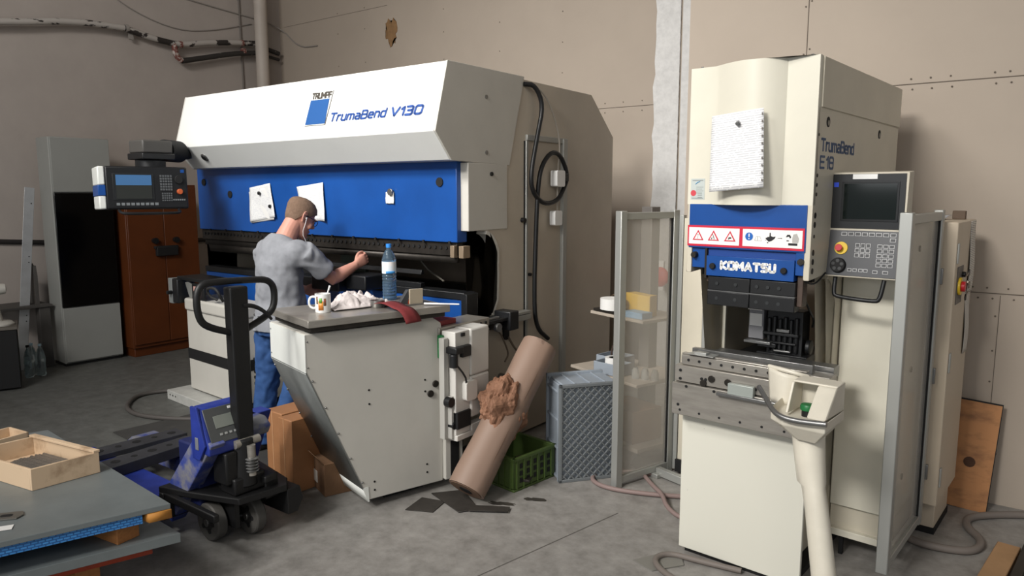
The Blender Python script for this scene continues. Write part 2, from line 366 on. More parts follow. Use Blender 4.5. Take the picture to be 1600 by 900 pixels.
for (y, z) in ((4.25, 3.64), (4.88, 3.56), (5.72, 3.71), (5.74, 3.61)):
    MB().cyl((0, 0, -.0), (0, .035, .004), .042, n=16).build('pipe_collar', PIPER if y > 4.5 else WIREM, p, loc=Vector((-8.6, y, z)) - p.location)
MB().box(-.02, .0, -.0, .05, -.07, .0).build('pipe_bracket', WIREM, p, loc=Vector((-8.62, 4.3, 3.6)) - p.location)
MB().tube(rel(p, [(-8.6, 5.95, 3.72), (-8.6, 6.3, 3.66)]), .03, 12).tube(rel(p, [(-8.6, 5.95, 3.62), (-8.6, 6.3, 3.58)]), .02, 12).build('pipe_end', PIPED, p)
o = MB().cyl((-8.52, 5.98, 0), (-8.52, 5.98, 5.6), .082, n=28).build('drain_pipe', mat('pipe_cream', '#b4aaa0', .55, var=.1, vscale=4)); tag(o, 'thick cream vertical pipe in the corner of left wall', 'pipe')
o = MB().tube([(-8.68, -3.0, 1.6), (-8.68, 2.2, 1.36), (-8.68, 2.9, 1.29), (-8.68, 3.6, 1.24), (-8.68, 5.2, 1.19), (-8.68, 6.2, 1.12)], .026, 12).build('wall_pipe', mat('pipe_black', '#262322', .6)); tag(o, 'thin black pipe running low along left wall behind the locker', 'pipe')
o = MB().tube([(-8.69, 4.0, 4.1), (-8.69, 4.4, 3.86), (-8.69, 4.93, 3.74), (-8.69, 5.4, 3.82), (-8.69, 5.95, 4.0)], .007, 6, 2).build('wall_wire', WIREM); tag(o, 'thin grey wire sagging above the forked pipe', 'wire')
o = MB().tube([(-8.69, 4.8, 4.16), (-8.69, 5.4, 4.11), (-8.69, 6.39, 4.06), (-8.3, 6.39, 3.72), (-7.9, 6.39, 3.7)], .009, 6, 2).build('wall_wire', WIREM); tag(o, 'straight cable at top of left wall above the sagging wire', 'wire')
o = MB().tube([(-8.69, 5.78, 5.5), (-8.69, 5.78, 4.4), (-8.69, 5.8, 2.8)], .012, 6).build('wall_wire', mat('wire_dark', '#6d6660', .7)); tag(o, 'thin vertical conduit just left of the cream corner pipe', 'conduit')

# ------------------------------------------------------------------ tall locker, brown cabinet
t = thing('tall_locker', 'tall white locker with black middle panel against left wall', 'cabinet', (-8.36, 3.42, 0), R(-3))
LK = mat('locker_white', '#8f908c', .5, var=.08, vscale=2)
MB().box(-.04, .285, -.25, .32, .03, 2.35).build('body', LK, t, .006)
MB().box(.285, .305, -.24, .315, 1.80, 2.345).build('top_panel', LK, t, .004)
MB().box(.285, .312, -.24, .315, .62, 1.79).build('middle_panel', GLOSSK, t, .004)
MB().box(.285, .305, -.24, .315, .045, .61).build('bottom_panel', LK, t, .004)
MB().box(-.03, .27, -.24, .31, 0, .04).build('plinth', BLACKM, t)
t = thing('metal_cabinet', 'rust brown two-door metal cabinet beside tall white locker', 'cabinet', (-8.25, 4.17, 0))
BRN = mat('cabinet_brown', '#5a2e14', .42, var=.22, vscale=3)
MB().box(-.35, .33, -.39, .42, .10, 1.88).box(-.35, .3, -.37, .40, 0, .10).build('body', BRN, t, .006)
for a, b_ in ((-.38, .012), (.018, .41)):
    d = MB().box(.33, .35, a, b_, .14, 1.85).build('door', BRN, t, .004)
    MB().cyl((.35, .012 + (-.12 if a < 0 else .12), 1.27), (.40, .012 + (-.12 if a < 0 else .12), 1.27), .028, .034, 14).build('knob', BLACK, d)
d = MB().box(.352, .40, -.10, .14, 1.10, 1.2).box(.36, .39, -.12, .15, 1.18, 1.21).build('lock_bar', BLACKM, t, .006)

# ------------------------------------------------------------------ corner clutter at the far left
t = thing('speaker_box', 'black open box with grey edge standing under white fan', 'box', (-7.75, 2.45, 0), R(-20))
MB().m(0).box(-.20, .22, -.28, .17, .02, .56).m(1).box(-.21, .23, -.29, .18, .56, .585).box(.20, .235, -.29, -.2, 0, .56).build('box_body', [BLACKM, mat('grey_laminate', '#5c5750', .6)], t, .004)
t = thing('desk_fan', 'small white desk fan on black box at left edge', 'fan', (-7.72, 2.45, .587), R(-15))
WF = mat('fan_white', '#b9b6ae', .4)
MB().lathe([(.0, 0), (.15, 0), (.15, .012), (.13, .03), (.05, .04), (.0, .045)]).build('base', WF, t)
MB().lathe([(.065, .035), (.05, .12), (.035, .22), (.03, .27), (0, .28)]).build('stem', WF, t)
MB().lathe([(0, -.10), (.03, -.10), (.055, -.08), (.058, .02), (.045, .10), (0, .11)], n=24, M=Matrix.Rotation(R(-90), 3, 'X')).build('motor', WF, t, loc=(0, -.0, .33))
g = MB()
for k in range(28):
    a = 2 * pi * k / 28
    g.tube([(cos(a) * .03, -.19, sin(a) * .03), (cos(a) * .12, -.19, sin(a) * .12), (cos(a) * .165, -.15, sin(a) * .165), (cos(a) * .12, -.11, sin(a) * .12), (cos(a) * .03, -.1, sin(a) * .03)], .0018, 4)
for r_ in (.03, .09, .165): g.tube([(cos(2 * pi * i / 30) * r_, -.19 if r_ < .1 else -.15, sin(2 * pi * i / 30) * r_) for i in range(30)], .003, 5, closed=True)
g.build('grille', WF, t, loc=(0, -.02, .33))
b_ = MB()
for k in range(3):
    a = 2 * pi * k / 3
    b_.sheet(lambda u, v, a=a: Vector((cos(a + (v - .5) * 1.1 * (.4 + .6 * u)) * (.03 + .11 * u), -.15 + .03 * (v - .5), sin(a + (v - .5) * 1.1 * (.4 + .6 * u)) * (.03 + .11 * u))), 4, 6)
b_.build('blades', mat('fan_blade', '#c9b9a0', .4), t, loc=(0, -.02, .33), solid=.003)
t = thing('metal_profile', 'bright zinc angle profile leaning on wall beside locker', 'profile', (-8.30, 2.83, 0))
ZINC = mat('zinc_bright', '#c9cbcc', .35, metal=.5, var=.15, vscale=9)
Mx = Matrix.Rotation(R(-7.0), 4, 'X') @ Matrix.Rotation(R(-1.5), 4, 'Y')
MB().box(-.002, .002, -.045, .045, 0, 1.86, Mx).box(-.05, .0, .043, .047, 0, 1.86, Mx).build('angle_bar', ZINC, t, .001)
g = MB()
for z in (.5, .56, 1.1, 1.16, 1.7): g.cyl(Mx @ Vector((.001, .02, z)), Mx @ Vector((.005, .02, z)), .006, n=8)
g.build('bolt_hole', BLACKM, t)
t = thing('metal_stand', 'dark grey steel stand with a shelf between locker and profile', 'stand', (-8.44, 2.96, 0))
DG = mat('dark_grey_paint', '#4d4a47', .6, var=.2, vscale=6)
MB().box(-.2, .22, -.3, .17, .63, .655).build('shelf', DG, t, .003)
MB().box(.10, .2, .05, .15, 0, .63).box(-.2, -.16, -.28, -.24, 0, .63).build('leg', DG, t, .003)
split(bpy.data.objects[[o.name for o in t.children if o.name.startswith('leg')][0]], 'leg')
MB().prism([(-.1, .655), (.12, .655), (.12, .95), (.10, 1.05), (.06, 1.02), (.03, 1.07), (-.02, 1.05), (-.06, .97), (-.1, .96)], 'y', .06, .09).build('upright_plate', DG, t)
PET = mat('pet_clear', '#d6e6ea', .08, trans=.92, ior=1.3)
for i, (x, y, lean) in enumerate(((-7.93, 2.765, 0), (-8.02, 2.84, .03), (-7.90, 2.86, -.03))):
    t = thing('plastic_bottle', ['clear crushed plastic bottle on floor right beside the black box', 'clear empty plastic bottle behind the crushed one by black box', 'clear empty plastic bottle nearest the white locker'][i], 'bottle', (x, y, 0), group='empty bottles by the black box')
    t.rotation_euler = (lean, -lean, i)
    MB().lathe([(.0, .004), (.034, 0), (.042, .02), (.038, .05), (.042, .08), (.037, .11), (.042, .15), (.04, .2), (.025, .26), (.013, .285), (.013, .305), (0, .306)], n=16).build('body', PET, t)
    MB().cyl((0, 0, .297), (0, 0, .318), .016, n=12).build('cap', BLACKM if i == 0 else mat('cap_pale', '#a9c4d0', .4), t)

# ================================================================== PRESS BRAKE, LARGE
pr = thing('press_brake', 'large white and blue bending press with sloped hood, worker standing at it', 'machine', (-4.6, 4.4, 0))
O = Vector(pr.location)
def at(*q): return Vector(q) - O
def pb(mb, name, m, bevel=0, parent=None, **k): return mb.build(name, m, parent or pr, bevel, loc=(-O if (parent is None) else None), **k)
HW = mat('hood_white', '#dfe0dc', .35, var=.05, vscale=2)
hood = pb(MB().prism([(3.33, 2.17), (3.45, 2.60), (4.26, 2.60), (4.085, 1.985), (3.48, 2.0)], 'x', -6.02, -3.06), 'hood', HW, .004)
pb(MB().prism([(3.332, 2.17), (3.452, 2.603), (4.262, 2.603), (4.087, 1.982), (3.482, 1.997)], 'x', -3.06, -3.045), 'hood_end_cover', GREYW, .003)
pb(MB().prism([(3.332, 2.17), (3.452, 2.603), (4.262, 2.603), (4.087, 1.982), (3.482, 1.997)], 'x', -6.035, -6.02), 'hood_end_cover', GREYW, .003)
for (y, z) in ((3.83, 2.42), (3.83, 2.06)):
    pb(MB().cyl((-3.045, y, z), (-3.04, y, z), .014, n=12), 'screw', STEEL)
# emblem and lettering on the sloped face
tilt = R(90 - 15.6)
LB = mat('lettering_blue', '#2c4f94', .4); LBQ = mat('emblem_blue', '#27548e', .35); GR = mat('lettering_grey', '#55504a', .4)
def hoodY(z): return 3.33 + (z - 2.17) * .12 / .43
def slope_quad(pts, m, name, off=.003):
    b = MB(); f0 = [b.b.verts.new(Vector((x, hoodY(z) - off, z)) - O) for x, z in pts]; f1 = [b.b.verts.new(Vector((x, hoodY(z) + .001, z)) - O) for x, z in pts]
    n = len(pts); b._f(f0); b._f(f1[::-1])
    for i in range(n): b._f([f0[i], f1[i], f1[(i + 1) % n], f0[(i + 1) % n]])
    return b.build(name, m, pr)
slope_quad([(-4.315, 2.272), (-4.10, 2.272), (-4.10, 2.445), (-4.30, 2.445)], LBQ, 'emblem')
slope_quad([(-4.10, 2.265), (-4.092, 2.265), (-4.068, 2.50), (-4.073, 2.50)], GR, 'emblem_line')
slope_quad([(-4.315, 2.262), (-4.092, 2.262), (-4.092, 2.266), (-4.315, 2.266)], GR, 'emblem_line')
signwriting('lettering', 'TRUMPF', .049, .215, .0105, GR, pr, Vector((-4.295, hoodY(2.45) - .003, 2.45)) - O, (tilt, 0, 0), gap=.2)
signwriting('lettering', 'TrumaBend', .066, .555, .0128, LB, pr, Vector((-4.058, hoodY(2.278) - .003, 2.278)) - O, (tilt, 0, 0), shear=.2)
signwriting('lettering', 'V130', .068, .285, .0155, LB, pr, Vector((-3.465, hoodY(2.276) - .003, 2.276)) - O, (tilt, 0, 0), shear=.2)
b = MB(); b.lathe([(0, 0), (.036, 0), (.036, .008), (.026, .012), (0, .012)], n=24, M=Matrix.Rotation(R(90 + 41), 3, 'X'))
b.build('lock_cap', [STEEL], pr, loc=Vector((-5.70, 3.405, 2.088)) - O)
b = MB(); b.lathe([(0, 0), (.024, 0), (.024, .016), (0, .016)], n=20, M=Matrix.Rotation(R(90 + 41), 3, 'X')); b.build('lock_face', BLACK, pr, loc=Vector((-5.70, 3.405, 2.088)) - O)
# ram
pb(MB().box(-6.17, -3.11, 3.60, 3.70, 1.47, 2.02), 'ram_panel', BLUE, .005)
pb(MB().box(-6.17, -3.13, 3.62, 3.68, 1.38, 1.468), 'tool_clamp', DSTEEL, .003)
g = MB()
for k in range(60): g.cyl((-6.12 + k * .05, 3.624, 1.432), (-6.12 + k * .05, 3.612, 1.432), .011, n=8)
split(pb(g, 'clamp_screw', BLACKM), 'clamp_screw')
g = MB()
for k in range(13): g.box(-6.0 + k * .235, -5.985 + k * .235, 3.59, 3.605, 1.46, 1.478)
split(pb(g, 'clamp_lug', BLACKM), 'clamp_lug')
pb(MB().box(-6.15, -3.15, 3.635, 3.665, 1.33, 1.38).prism([(3.635, 1.33), (3.665, 1.33), (3.652, 1.27), (3.648, 1.27)], 'x', -6.1, -5.0), 'upper_tool', DSTEEL)
split(pb(MB().box(-3.165, -3.13, 3.59, 3.63, 1.37, 1.45).box(-3.09, -3.05, 3.59, 3.66, 1.37, 1.45), 'tool_stop', mat('brass_beige', '#8b7a66', .45, metal=.4), .003), 'tool_stop')
for (x, z) in ((-6.06, 1.885), (-5.665, 1.78), (-3.255, 1.865)):
    pb(MB().cyl((x, 3.602, z), (x, 3.592, z), .030, n=24), 'mounting_hole', BLACKM)
pb(MB().box(-3.13, -3.045, 3.64, 4.06, 1.545, 1.99), 'cylinder_cover', GREYW, .004)
pb(MB().cyl((-3.045, 3.88, 1.92), (-3.035, 3.88, 1.92), .014, n=14), 'cover_screw', BLACKM)
# C-shaped side frames
prof = [(4.10, 2.585), (5.2, 2.575), (5.57, 2.26), (5.57, .02), (3.74, .02), (3.74, .92), (3.90, .96), (3.955, 1.06), (3.965, 1.25)] + arc(3.78, 1.36, .185, -20, 75, 8) + [(3.70, 1.56), (3.70, 2.0), (4.06, 2.0)]
pb(MB().prism(prof, 'x', -3.13, -3.05), 'side_frame', SIDEB, .003)
pb(MB().prism(prof, 'x', -6.25, -6.17), 'side_frame', SIDEB, .003)
# throat liner: the pale edge strip of the right frame
pb(MB().prism([(3.905, .95), (3.96, 1.06), (3.968, 1.25)] + arc(3.78, 1.36, .19, -20, 75, 8) + arc(3.78, 1.36, .165, 75, -20, 8) + [(3.945, 1.25), (3.938, 1.06), (3.885, .96)], 'x', -3.16, -3.045), 'throat_edge', GREYW)
# rear of the machine
pb(MB().box(-6.17, -3.13, 4.60, 4.65, .3, 2.5), 'rear_cover', DKBROWN)
pb(MB().box(-5.40, -5.06, 4.56, 4.60, .9, 1.6).m(0), 'rear_plate', mat('grey_green', '#868f82', .6))
pb(MB().box(-6.1, -3.13, 4.3, 4.42, .95, 1.08), 'backgauge_beam', DSTEEL, .004)
pb(MB().box(-3.32, -3.28, 4.05, 4.09, .95, 2.0).box(-3.24, -3.2, 4.3, 4.36, .9, 2.0), 'guide_rod', STEEL)
pb(MB().box(-6.17, -3.13, 3.75, 5.0, 2.0, 2.5), 'upper_housing', DKBROWN)
# bed
pb(MB().box(-6.17, -3.10, 3.64, 3.74, .60, 1.085), 'bed_beam', BLUE, .004)
pb(MB().box(-6.17, -3.08, 3.63, 3.75, 1.087, 1.135).box(-3.10, -3.05, 3.62, 3.74, .9, 1.13), 'bed_rail', BLACK, .004)
pb(MB().box(-6.17, -3.13, 3.66, 3.9, .06, .60), 'bed_skirt', GREYW, .004)
pb(MB().box(-5.1, -4.5, 3.66, 3.70, 1.135, 1.23).prism([(3.66, 1.23), (3.70, 1.23), (3.69, 1.26), (3.67, 1.26)], 'x', -5.1, -3.5).box(-4.4, -3.5, 3.66, 3.70, 1.135, 1.17), 'lower_die', BLACK, .002)
g = MB().box(-4.30, -4.0, 3.35, 3.62, 1.10, 1.20).box(-3.98, -3.78, 3.40, 3.62, 1.12, 1.22).box(-4.6, -4.35, 3.4, 3.62, 1.05, 1.18)
pb(g, 'support_arm', BLACK, .008)
pb(MB().tube([(-3.5, 3.9, 1.16), (-3.75, 3.95, 1.25), (-3.95, 4.0, 1.45)], .007, 6, 1), 'cable', mat('cable_grey', '#7a756c', .6))
# sheet support slide in front of the right frame
g = MB().box(-3.05, -2.86, 3.14, 3.62, .945, 1.0).box(-3.05, -2.86, 3.14, 3.62, .90, .93)
s1 = pb(g, 'support_slide', STEELP, .004)
g = MB()
for k in range(9): g.cyl((-2.86, 3.18 + k * .05, .972), (-2.853, 3.18 + k * .05, .972), .009, n=8)
split(pb(g, 'slide_hole', BLACKM), 'slide_hole')
pb(MB().box(-3.03, -2.90, 3.14, 3.34, 1.0, 1.03), 'red_block', mat('oxide_red', '#7c2a2c', .6), .004)
# light box hanging at the slide's end
LBX = mat('box_white', '#c9c6c0', .42, var=.06, vscale=5)
g = MB().box(-2.87, -2.735, 3.28, 3.46, .70, .99).box(-2.87, -2.735, 3.28, 3.46, .44, .698)
hb = pb(g, 'operator_box', LBX, .014, seg=3)
pb(MB().box(-2.85, -2.745, 3.15, 3.28, .36, .985), 'operator_box_back', LBX, .004)
pb(MB().box(-2.79, -2.735, 3.285, 3.46, .325, .40).box(-2.85, -2.735, 3.15, 3.29, .325, .36), 'box_foot', LBX, .004)
pb(MB().box(-2.80, -2.73, 3.15, 3.27, .40, .5), 'box_recess', BLACKM)
pb(MB().box(-2.86, -2.72, 3.19, 3.27, .83, .90).box(-2.80, -2.71, 3.12, 3.19, .86, .90).cyl((-2.74, 3.13, .78), (-2.74, 3.13, .86), .026, n=14), 'clamp_bracket', BLACK, .006)
pb(MB().box(-2.745, -2.735, 3.20, 3.23, .955, .975), 'box_switch', BLACK)
pb(MB().prism(rrect(3.21, 3.31, .56, .68, .02), 'x', -2.745, -2.71), 'plug_cover', LBX, .004)
pb(MB().tube([(-2.72, 3.22, .67), (-2.71, 3.2, .72), (-2.73, 3.12, .82)], .006, 6, 1), 'plug_lead', BLACK)
pb(MB().box(-2.87, -2.83, 3.13, 3.155, .82, .96), 'green_pad', GREEN, .005)
pb(MB().box(-2.83, -2.79, 3.1, 3.14, .34, .95).box(-2.80, -2.76, 3.13, 3.17, .34, .6), 'mounting_rail', mat('rail_grey', '#a9a7a1', .5), .003)
pb(MB().cyl((-2.79, 3.12, .57), (-2.75, 3.12, .57), .03, n=14).cyl((-2.79, 3.15, .42), (-2.75, 3.15, .42), .022, n=14), 'clamp_knob', BLACK)
# bracket arm to the frame
pb(MB().box(-3.05, -2.92, 3.60, 3.98, .93, .955).box(-3.02, -2.96, 3.62, 3.9, .88, .93).box(-3.04, -2.9, 3.90, 4.0, .86, .99), 'bracket_arm', BLACK, .006)
pb(MB().box(-2.96, -2.93, 3.70, 3.82, .955, .97).cyl((-2.93, 3.78, .90), (-2.9, 3.78, .90), .03, n=16), 'bracket_plate', STEEL, .003)
pb(MB().box(-3.04, -2.98, 3.98, 4.26, .885, .925).box(-3.04, -2.98, 3.98, 4.26, .93, .95), 'arm_rail', ALU, .003)
pb(MB().prism(rrect(4.01, 4.07, .76, .90, .028, 6), 'x', -3.055, -3.035), 'grip_slot', BLACKM)
pb(MB().tube([(-3.02, 3.78, .88), (-3.0, 3.9, .86), (-3.0, 3.98, .74), (-3.01, 4.03, .66), (-3.0, 3.97, .62)], .006, 6, 2).tube([(-3.03, 4.05, .78), (-3.0, 4.1, .68), (-3.0, 4.2, .62), (-3.0, 4.25, .7)], .008, 6, 2), 'sensor_cable', mat('cable_beige', '#6b5f52', .6))
pb(MB().tube([(-3.0, 3.62, .9), (-3.0, 3.6, .8), (-3.0, 3.66, .72)], .004, 6, 2), 'thin_lead', BLACK)
pb(MB().cyl((-3.05, 3.98, .50), (-3.03, 3.98, .50), .03, n=16).cyl((-3.05, 4.03, .46), (-3.03, 4.03, .46), .016, n=12), 'frame_bolt', STEEL)
# aluminium frame with cable run on the right side
pb(MB().box(-3.05, -3.03, 4.28, 4.80, 2.165, 2.205).box(-3.05, -3.02, 4.745, 4.80, .35, 2.20).box(-3.05, -3.035, 4.275, 4.30, .35, 2.165), 'panel_frame', ALU, .003)
pb(MB().box(-3.052, -3.045, 4.262, 4.275, .05, 2.16).box(-3.052, -3.044, 4.805, 4.812, .05, 2.14), 'panel_gap', BLACKM)
pb(MB().tube([(-3.04, 4.25, 2.55), (-3.0, 4.33, 2.55), (-2.99, 4.42, 2.42), (-3.0, 4.36, 2.2), (-3.0, 4.27, 1.9), (-3.0, 4.32, 1.78), (-3.0, 4.45, 1.71), (-3.0, 4.62, 1.73), (-3.0, 4.7, 1.8), (-3.0, 4.78, 1.92), (-3.0, 4.68, 2.07), (-3.0, 4.55, 2.1), (-3.0, 4.42, 2.0), (-3.0, 4.37, 1.85), (-3.01, 4.36, 1.5), (-3.01, 4.34, 1.0), (-3.0, 4.36, .8), (-2.99, 4.5, .7)], .017, 10, 2), 'power_cable', BLACK)
pb(MB().tube([(-3.03, 4.3, 2.56), (-2.99, 4.45, 2.5), (-3.0, 4.6, 2.32), (-3.01, 4.68, 2.15), (-3.02, 4.66, 1.96), (-3.02, 4.66, 1.66)], .006, 6, 2), 'signal_cable', mat('cable_white', '#a8a197', .5))
pb(MB().prism(rrect(4.58, 4.69, 1.84, 1.96, .015), 'x', -3.03, -2.97), 'junction_box', WPLAST, .004)
pb(MB().box(-3.03, -2.98, 4.70, 4.76, 1.88, 1.94), 'cable_clip', BLACK, .004)
pb(MB().prism(rrect(4.57, 4.67, 1.55, 1.66, .015), 'x', -3.03, -2.98), 'junction_box', WPLAST, .004)
pb(MB().cyl((-3.05, 4.24, 1.60), (-3.02, 4.24, 1.60), .018, n=12).cyl((-3.05, 4.33, 1.2), (-3.03, 4.33, 1.2), .012, n=12), 'frame_fitting', BLACK)
# control panel on its arm
cp = MB().box(-.33, .33, -.05, .05, -.165, .165)
CPZ = R(90 - 90 - 0)
ctl = cp.build('control_panel', BLACK, pr, .014, loc=Vector((-5.62, 2.86, 1.83)) - O, rot=(R(-2), 0, R(74)), seg=3); ctl.scale = (.87, 1, .98)
def cc(mb, name, m, bev=0): return mb.build(name, m, ctl, bev)
cc(MB().box(-.385, -.33, -.048, .20, -.162, -.06).box(-.385, -.33, -.048, .20, .02, .162), 'side_cover', WHITE, .01)
cc(MB().box(-.388, -.33, -.05, .20, -.06, .02), 'side_band', BLUE, .004)
cc(MB().box(-.33, .33, .05, .19, -.16, .16), 'rear_housing', BLACK, .01)
cc(MB().box(-.275, .05, -.054, -.05, -.095, .11), 'screen_frame', mat('screen_frame', '#1d1f20', .4), .003)
cc(MB().box(-.25, .03, -.058, -.053, .02, .098), 'screen', mat('screen_lit', '#30557d', .2, emit='#6fa3d8', es=.22))
cc(MB().box(-.25, .03, -.058, -.053, -.085, .019), 'screen_lower', mat('screen_dim', '#2a2c29', .2))
g = MB()
for i in range(5):
    for j in range(6): g.box(.10 + i * .021, .115 + i * .021, -.056, -.05, .085 - j * .021, .100 - j * .021)
for i in range(5):
    for j in range(4): g.box(.11 + i * .018, .122 + i * .018, -.056, -.05, -.05 - j * .018, -.038 - j * .018)
cc(g, 'keypad', mat('key_grey', '#55585a', .5))
g = MB()
for i in range(9): g.box(-.255 + i * .038, -.228 + i * .038, -.055, -.05, -.135, -.115)
for i in range(6): g.box(.20 + i * .018, .212 + i * .018, -.055, -.05, -.10, -.088)
cc(g, 'key_row', mat('key_grey2', '#707476', .5))
cc(MB().cyl((.255, -.07, .065), (.255, -.05, .065), .034, n=24), 'rotary_dial', BLACKM, .003)
cc(MB().cyl((.255, -.09, -.03), (.255, -.05, -.03), .022, n=20), 'stop_button', mat('stop_orange', '#b5562e', .4), .003)
cc(MB().box(.275, .305, -.053, -.05, .12, .145), 'emblem', BLUE)
cc(MB().tube([(-.24, -.05, -.17), (-.24, -.11, -.19), (-.2, -.13, -.2), (.2, -.13, -.2), (.24, -.11, -.19), (.24, -.05, -.17)], .011, 8, 1), 'grip_rail', BLACK)
arm = pb(MB().box(-5.86, -5.64, 2.86, 3.10, 2.10, 2.20), 'arm_joint', mat('joint_grey', '#4a4845', .5), .012)
pb(MB().box(-5.87, -5.63, 2.85, 3.11, 2.05, 2.10).cyl((-5.75, 2.97, 1.98), (-5.75, 2.97, 2.05), .11, n=28), 'arm_swivel', BLACK, .008)
pb(MB().cyl((-5.76, 3.09, 2.13), (-5.86, 3.27, 2.13), .088, n=24).cyl((-5.86, 3.27, 2.13), (-5.93, 3.38, 2.13), .066, .058, n=24), 'arm_bellows', BLACKM, .006)
pb(MB().cyl((-5.9, 3.35, 2.12), (-5.96, 3.55, 2.12), .04, n=16), 'arm_tube', STEEL)

# ------------------------------------------------------------------ left operator pedestal of the press
t = thing('side_cabinet', 'white pedestal cabinet with black stripe at the left end of the large press', 'cabinet', (-5.94, 3.30, 0), R(-4))
MB().m(0).box(0, .85, 0, .50, .10, .80).build('body', GREYW, t, .008)
MB().box(-.003, .853, -.004, .503, .37, .46).build('stripe', BLACKM, t)
MB().prism([(.0, .795), (.86, .795), (.86, .90), (.0, .90)], 'y', -.02, .3).build('top_housing', GREYW, t, .02, seg=3)
MB().box(-.16, .62, -.14, .35, 0, .085).build('foot_plate', mat('plate_white', '#b5b5b0', .5, var=.2, vscale=10), t, .006)
g = MB()
for k in range(3): g.cyl((-.10 + k * .05, -.142, .05), (-.10 + k * .05, -.138, .05), .008, n=8)
split(g.build('plate_hole', BLACKM, t), 'plate_hole')
MB().prism([(.07, .90), (.11, .90), (.20, 1.0), (.05, 1.04), (.0, 1.03)], 'y', .0, .02).build('bracket', ALU, t, .003)
k_ = MB().box(.16, .37, -.02, .0, .91, 1.04).build('button_panel', BLACK, t, .004)
g = MB()
for i in range(2):
    for j in range(2): g.box(.205 + i * .055, .25 + i * .055, -.028, -.02, .925 + j * .05, .965 + j * .05)
split(g.build('button', mat('button_pale', '#c79c94', .5), k_), 'button')
MB().box(-.10, .42, -.02, .2, 1.05, 1.08).build('top_rail', BLACK, t, .004)
MB().box(-.12, -.02, -.06, .1, .85, 1.06).build('valve_block', BLACK, t, .01)
MB().box(-.19, -.12, -.06, .1, .84, 1.06).build('valve_plate', mat('valve_grey', '#6f7271', .5), t, .006)
MB().cyl((-.13, -.06, .94), (-.13, -.10, .94), .016, n=12).build('valve_knob', BLACK, t)
MB().tube([(.55, -.0, .93), (.50, -.04, .96), (.50, -.06, 1.02), (.58, -.06, 1.04), (.66, -.06, 1.03), (.68, -.04, .97), (.64, 0, .93)], .012, 8, 1).build('hose_loop', RUBBER, t)
MB().prism([(.80, .1), (.90, .1), (.86, .80), (.80, .80)], 'y', -.02, 0).build('side_panel', GREYW, t, .003)
g = MB()
for k in range(9): g.box(.72, 1.1, .12, .16, .05 + k * .05, .075 + k * .05)
g.build('cable_track', BLACK, t, .003)
o = MB().tube([(-5.15, 3.12, .018), (-5.4, 2.9, .018), (-5.75, 2.75, .018), (-6.05, 2.78, .018), (-6.3, 2.95, .018), (-6.38, 3.1, .018), (-6.3, 3.3, .018), (-6.12, 3.42, .018)], .018, 10, 2).build('floor_hose', mat('hose_dark', '#4a4643', .6)); tag(o, 'dark hose looping on floor left of the pallet truck display', 'hose')

# ------------------------------------------------------------------ right table cabinet of the press
tb = thing('table_cabinet', 'large white angled cabinet with steel worktop in front of the press', 'cabinet', (-3.0, 2.68, 0), R(-15.3))
prf = [(-.34, 1.06), (-.34, .85), (0, .06), (.50, .05), (.505, .80), (.53, .82), (.50, 1.03), (.41, 1.09), (.36, 1.06)]
MB().prism(prf, 'x', -.50, 0).build('body', GREYW, tb, .004)
MB().box(-.505, 0.002, -.343, -.339, .845, 1.055).build('front_panel', WHITE, tb)
ux, uz = .34, -.79; ln = math.hypot(ux, uz)
MB().prism([(-.345, .852), (-.345 + .315, .852 - .73), (-.345 + .318, .852 - .725), (-.340, .856)], 'x', -.505, .003).build('sheet_metal_skirt', GALV, tb)
MB().prism([(-.035, .135), (-.004, .05), (.004, .05), (0, .14)], 'x', -.51, .004).build('bottom_panel', WHITE, tb)
g = MB()
for k in range(5):
    f = .06 + k * .2; y = -.34 + .34 * f + .012; z = .852 - .79 * f
    g.ball((.002, y, z), .006, n=8); g.ball((-.49, y - .02, z), .006, n=8)
for z in (.88, 1.02): g.ball((.0, -.33, z), .005, n=8); g.ball((-.49, -.343, z), .005, n=8)
split(g.build('rivet', STEEL, tb), 'rivet')
g = MB()
for (y, z) in ((.02, .62), (.02, .70), (.385, .70), (.385, .63), (.39, .18), (.39, .13), (.04, .16), (.04, .11)): g.cyl((0, y, z), (.003, y, z), .006, n=8)
split(g.build('rivet_hole', BLACKM, tb), 'rivet_hole')
for (y, z) in ((.455, .665), (.42, .61)):
    MB().cyl((0, y, z), (.012, y, z), .021, n=18).build('cap_bolt', DSTEEL, tb, .003)
MB().box(-.45, .05, -.33, .50, 1.075, 1.10).build('table_base', DSTEEL, tb, .003)
MB().box(-.47, .06, -.345, .53, 1.10, 1.14).build('worktop', STEELP, tb, .004)
MB().m(0).box(-.3, .03, .505, .63, .06, .80).build('hinge_post', GREYW, tb, .004)
MB().box(-.02, .035, .54, .60, .05, .30).build('post_gap', BLACKM, tb)
MB().box(-.4, -.1, .15, .42, 0, .05).build('foot', BLACKM, tb)

def TW(x, y, z=0):
    a = R(15.3); return (-3.0 + x * cos(a) + y * sin(a), 2.68 - x * sin(a) + y * cos(a), z)
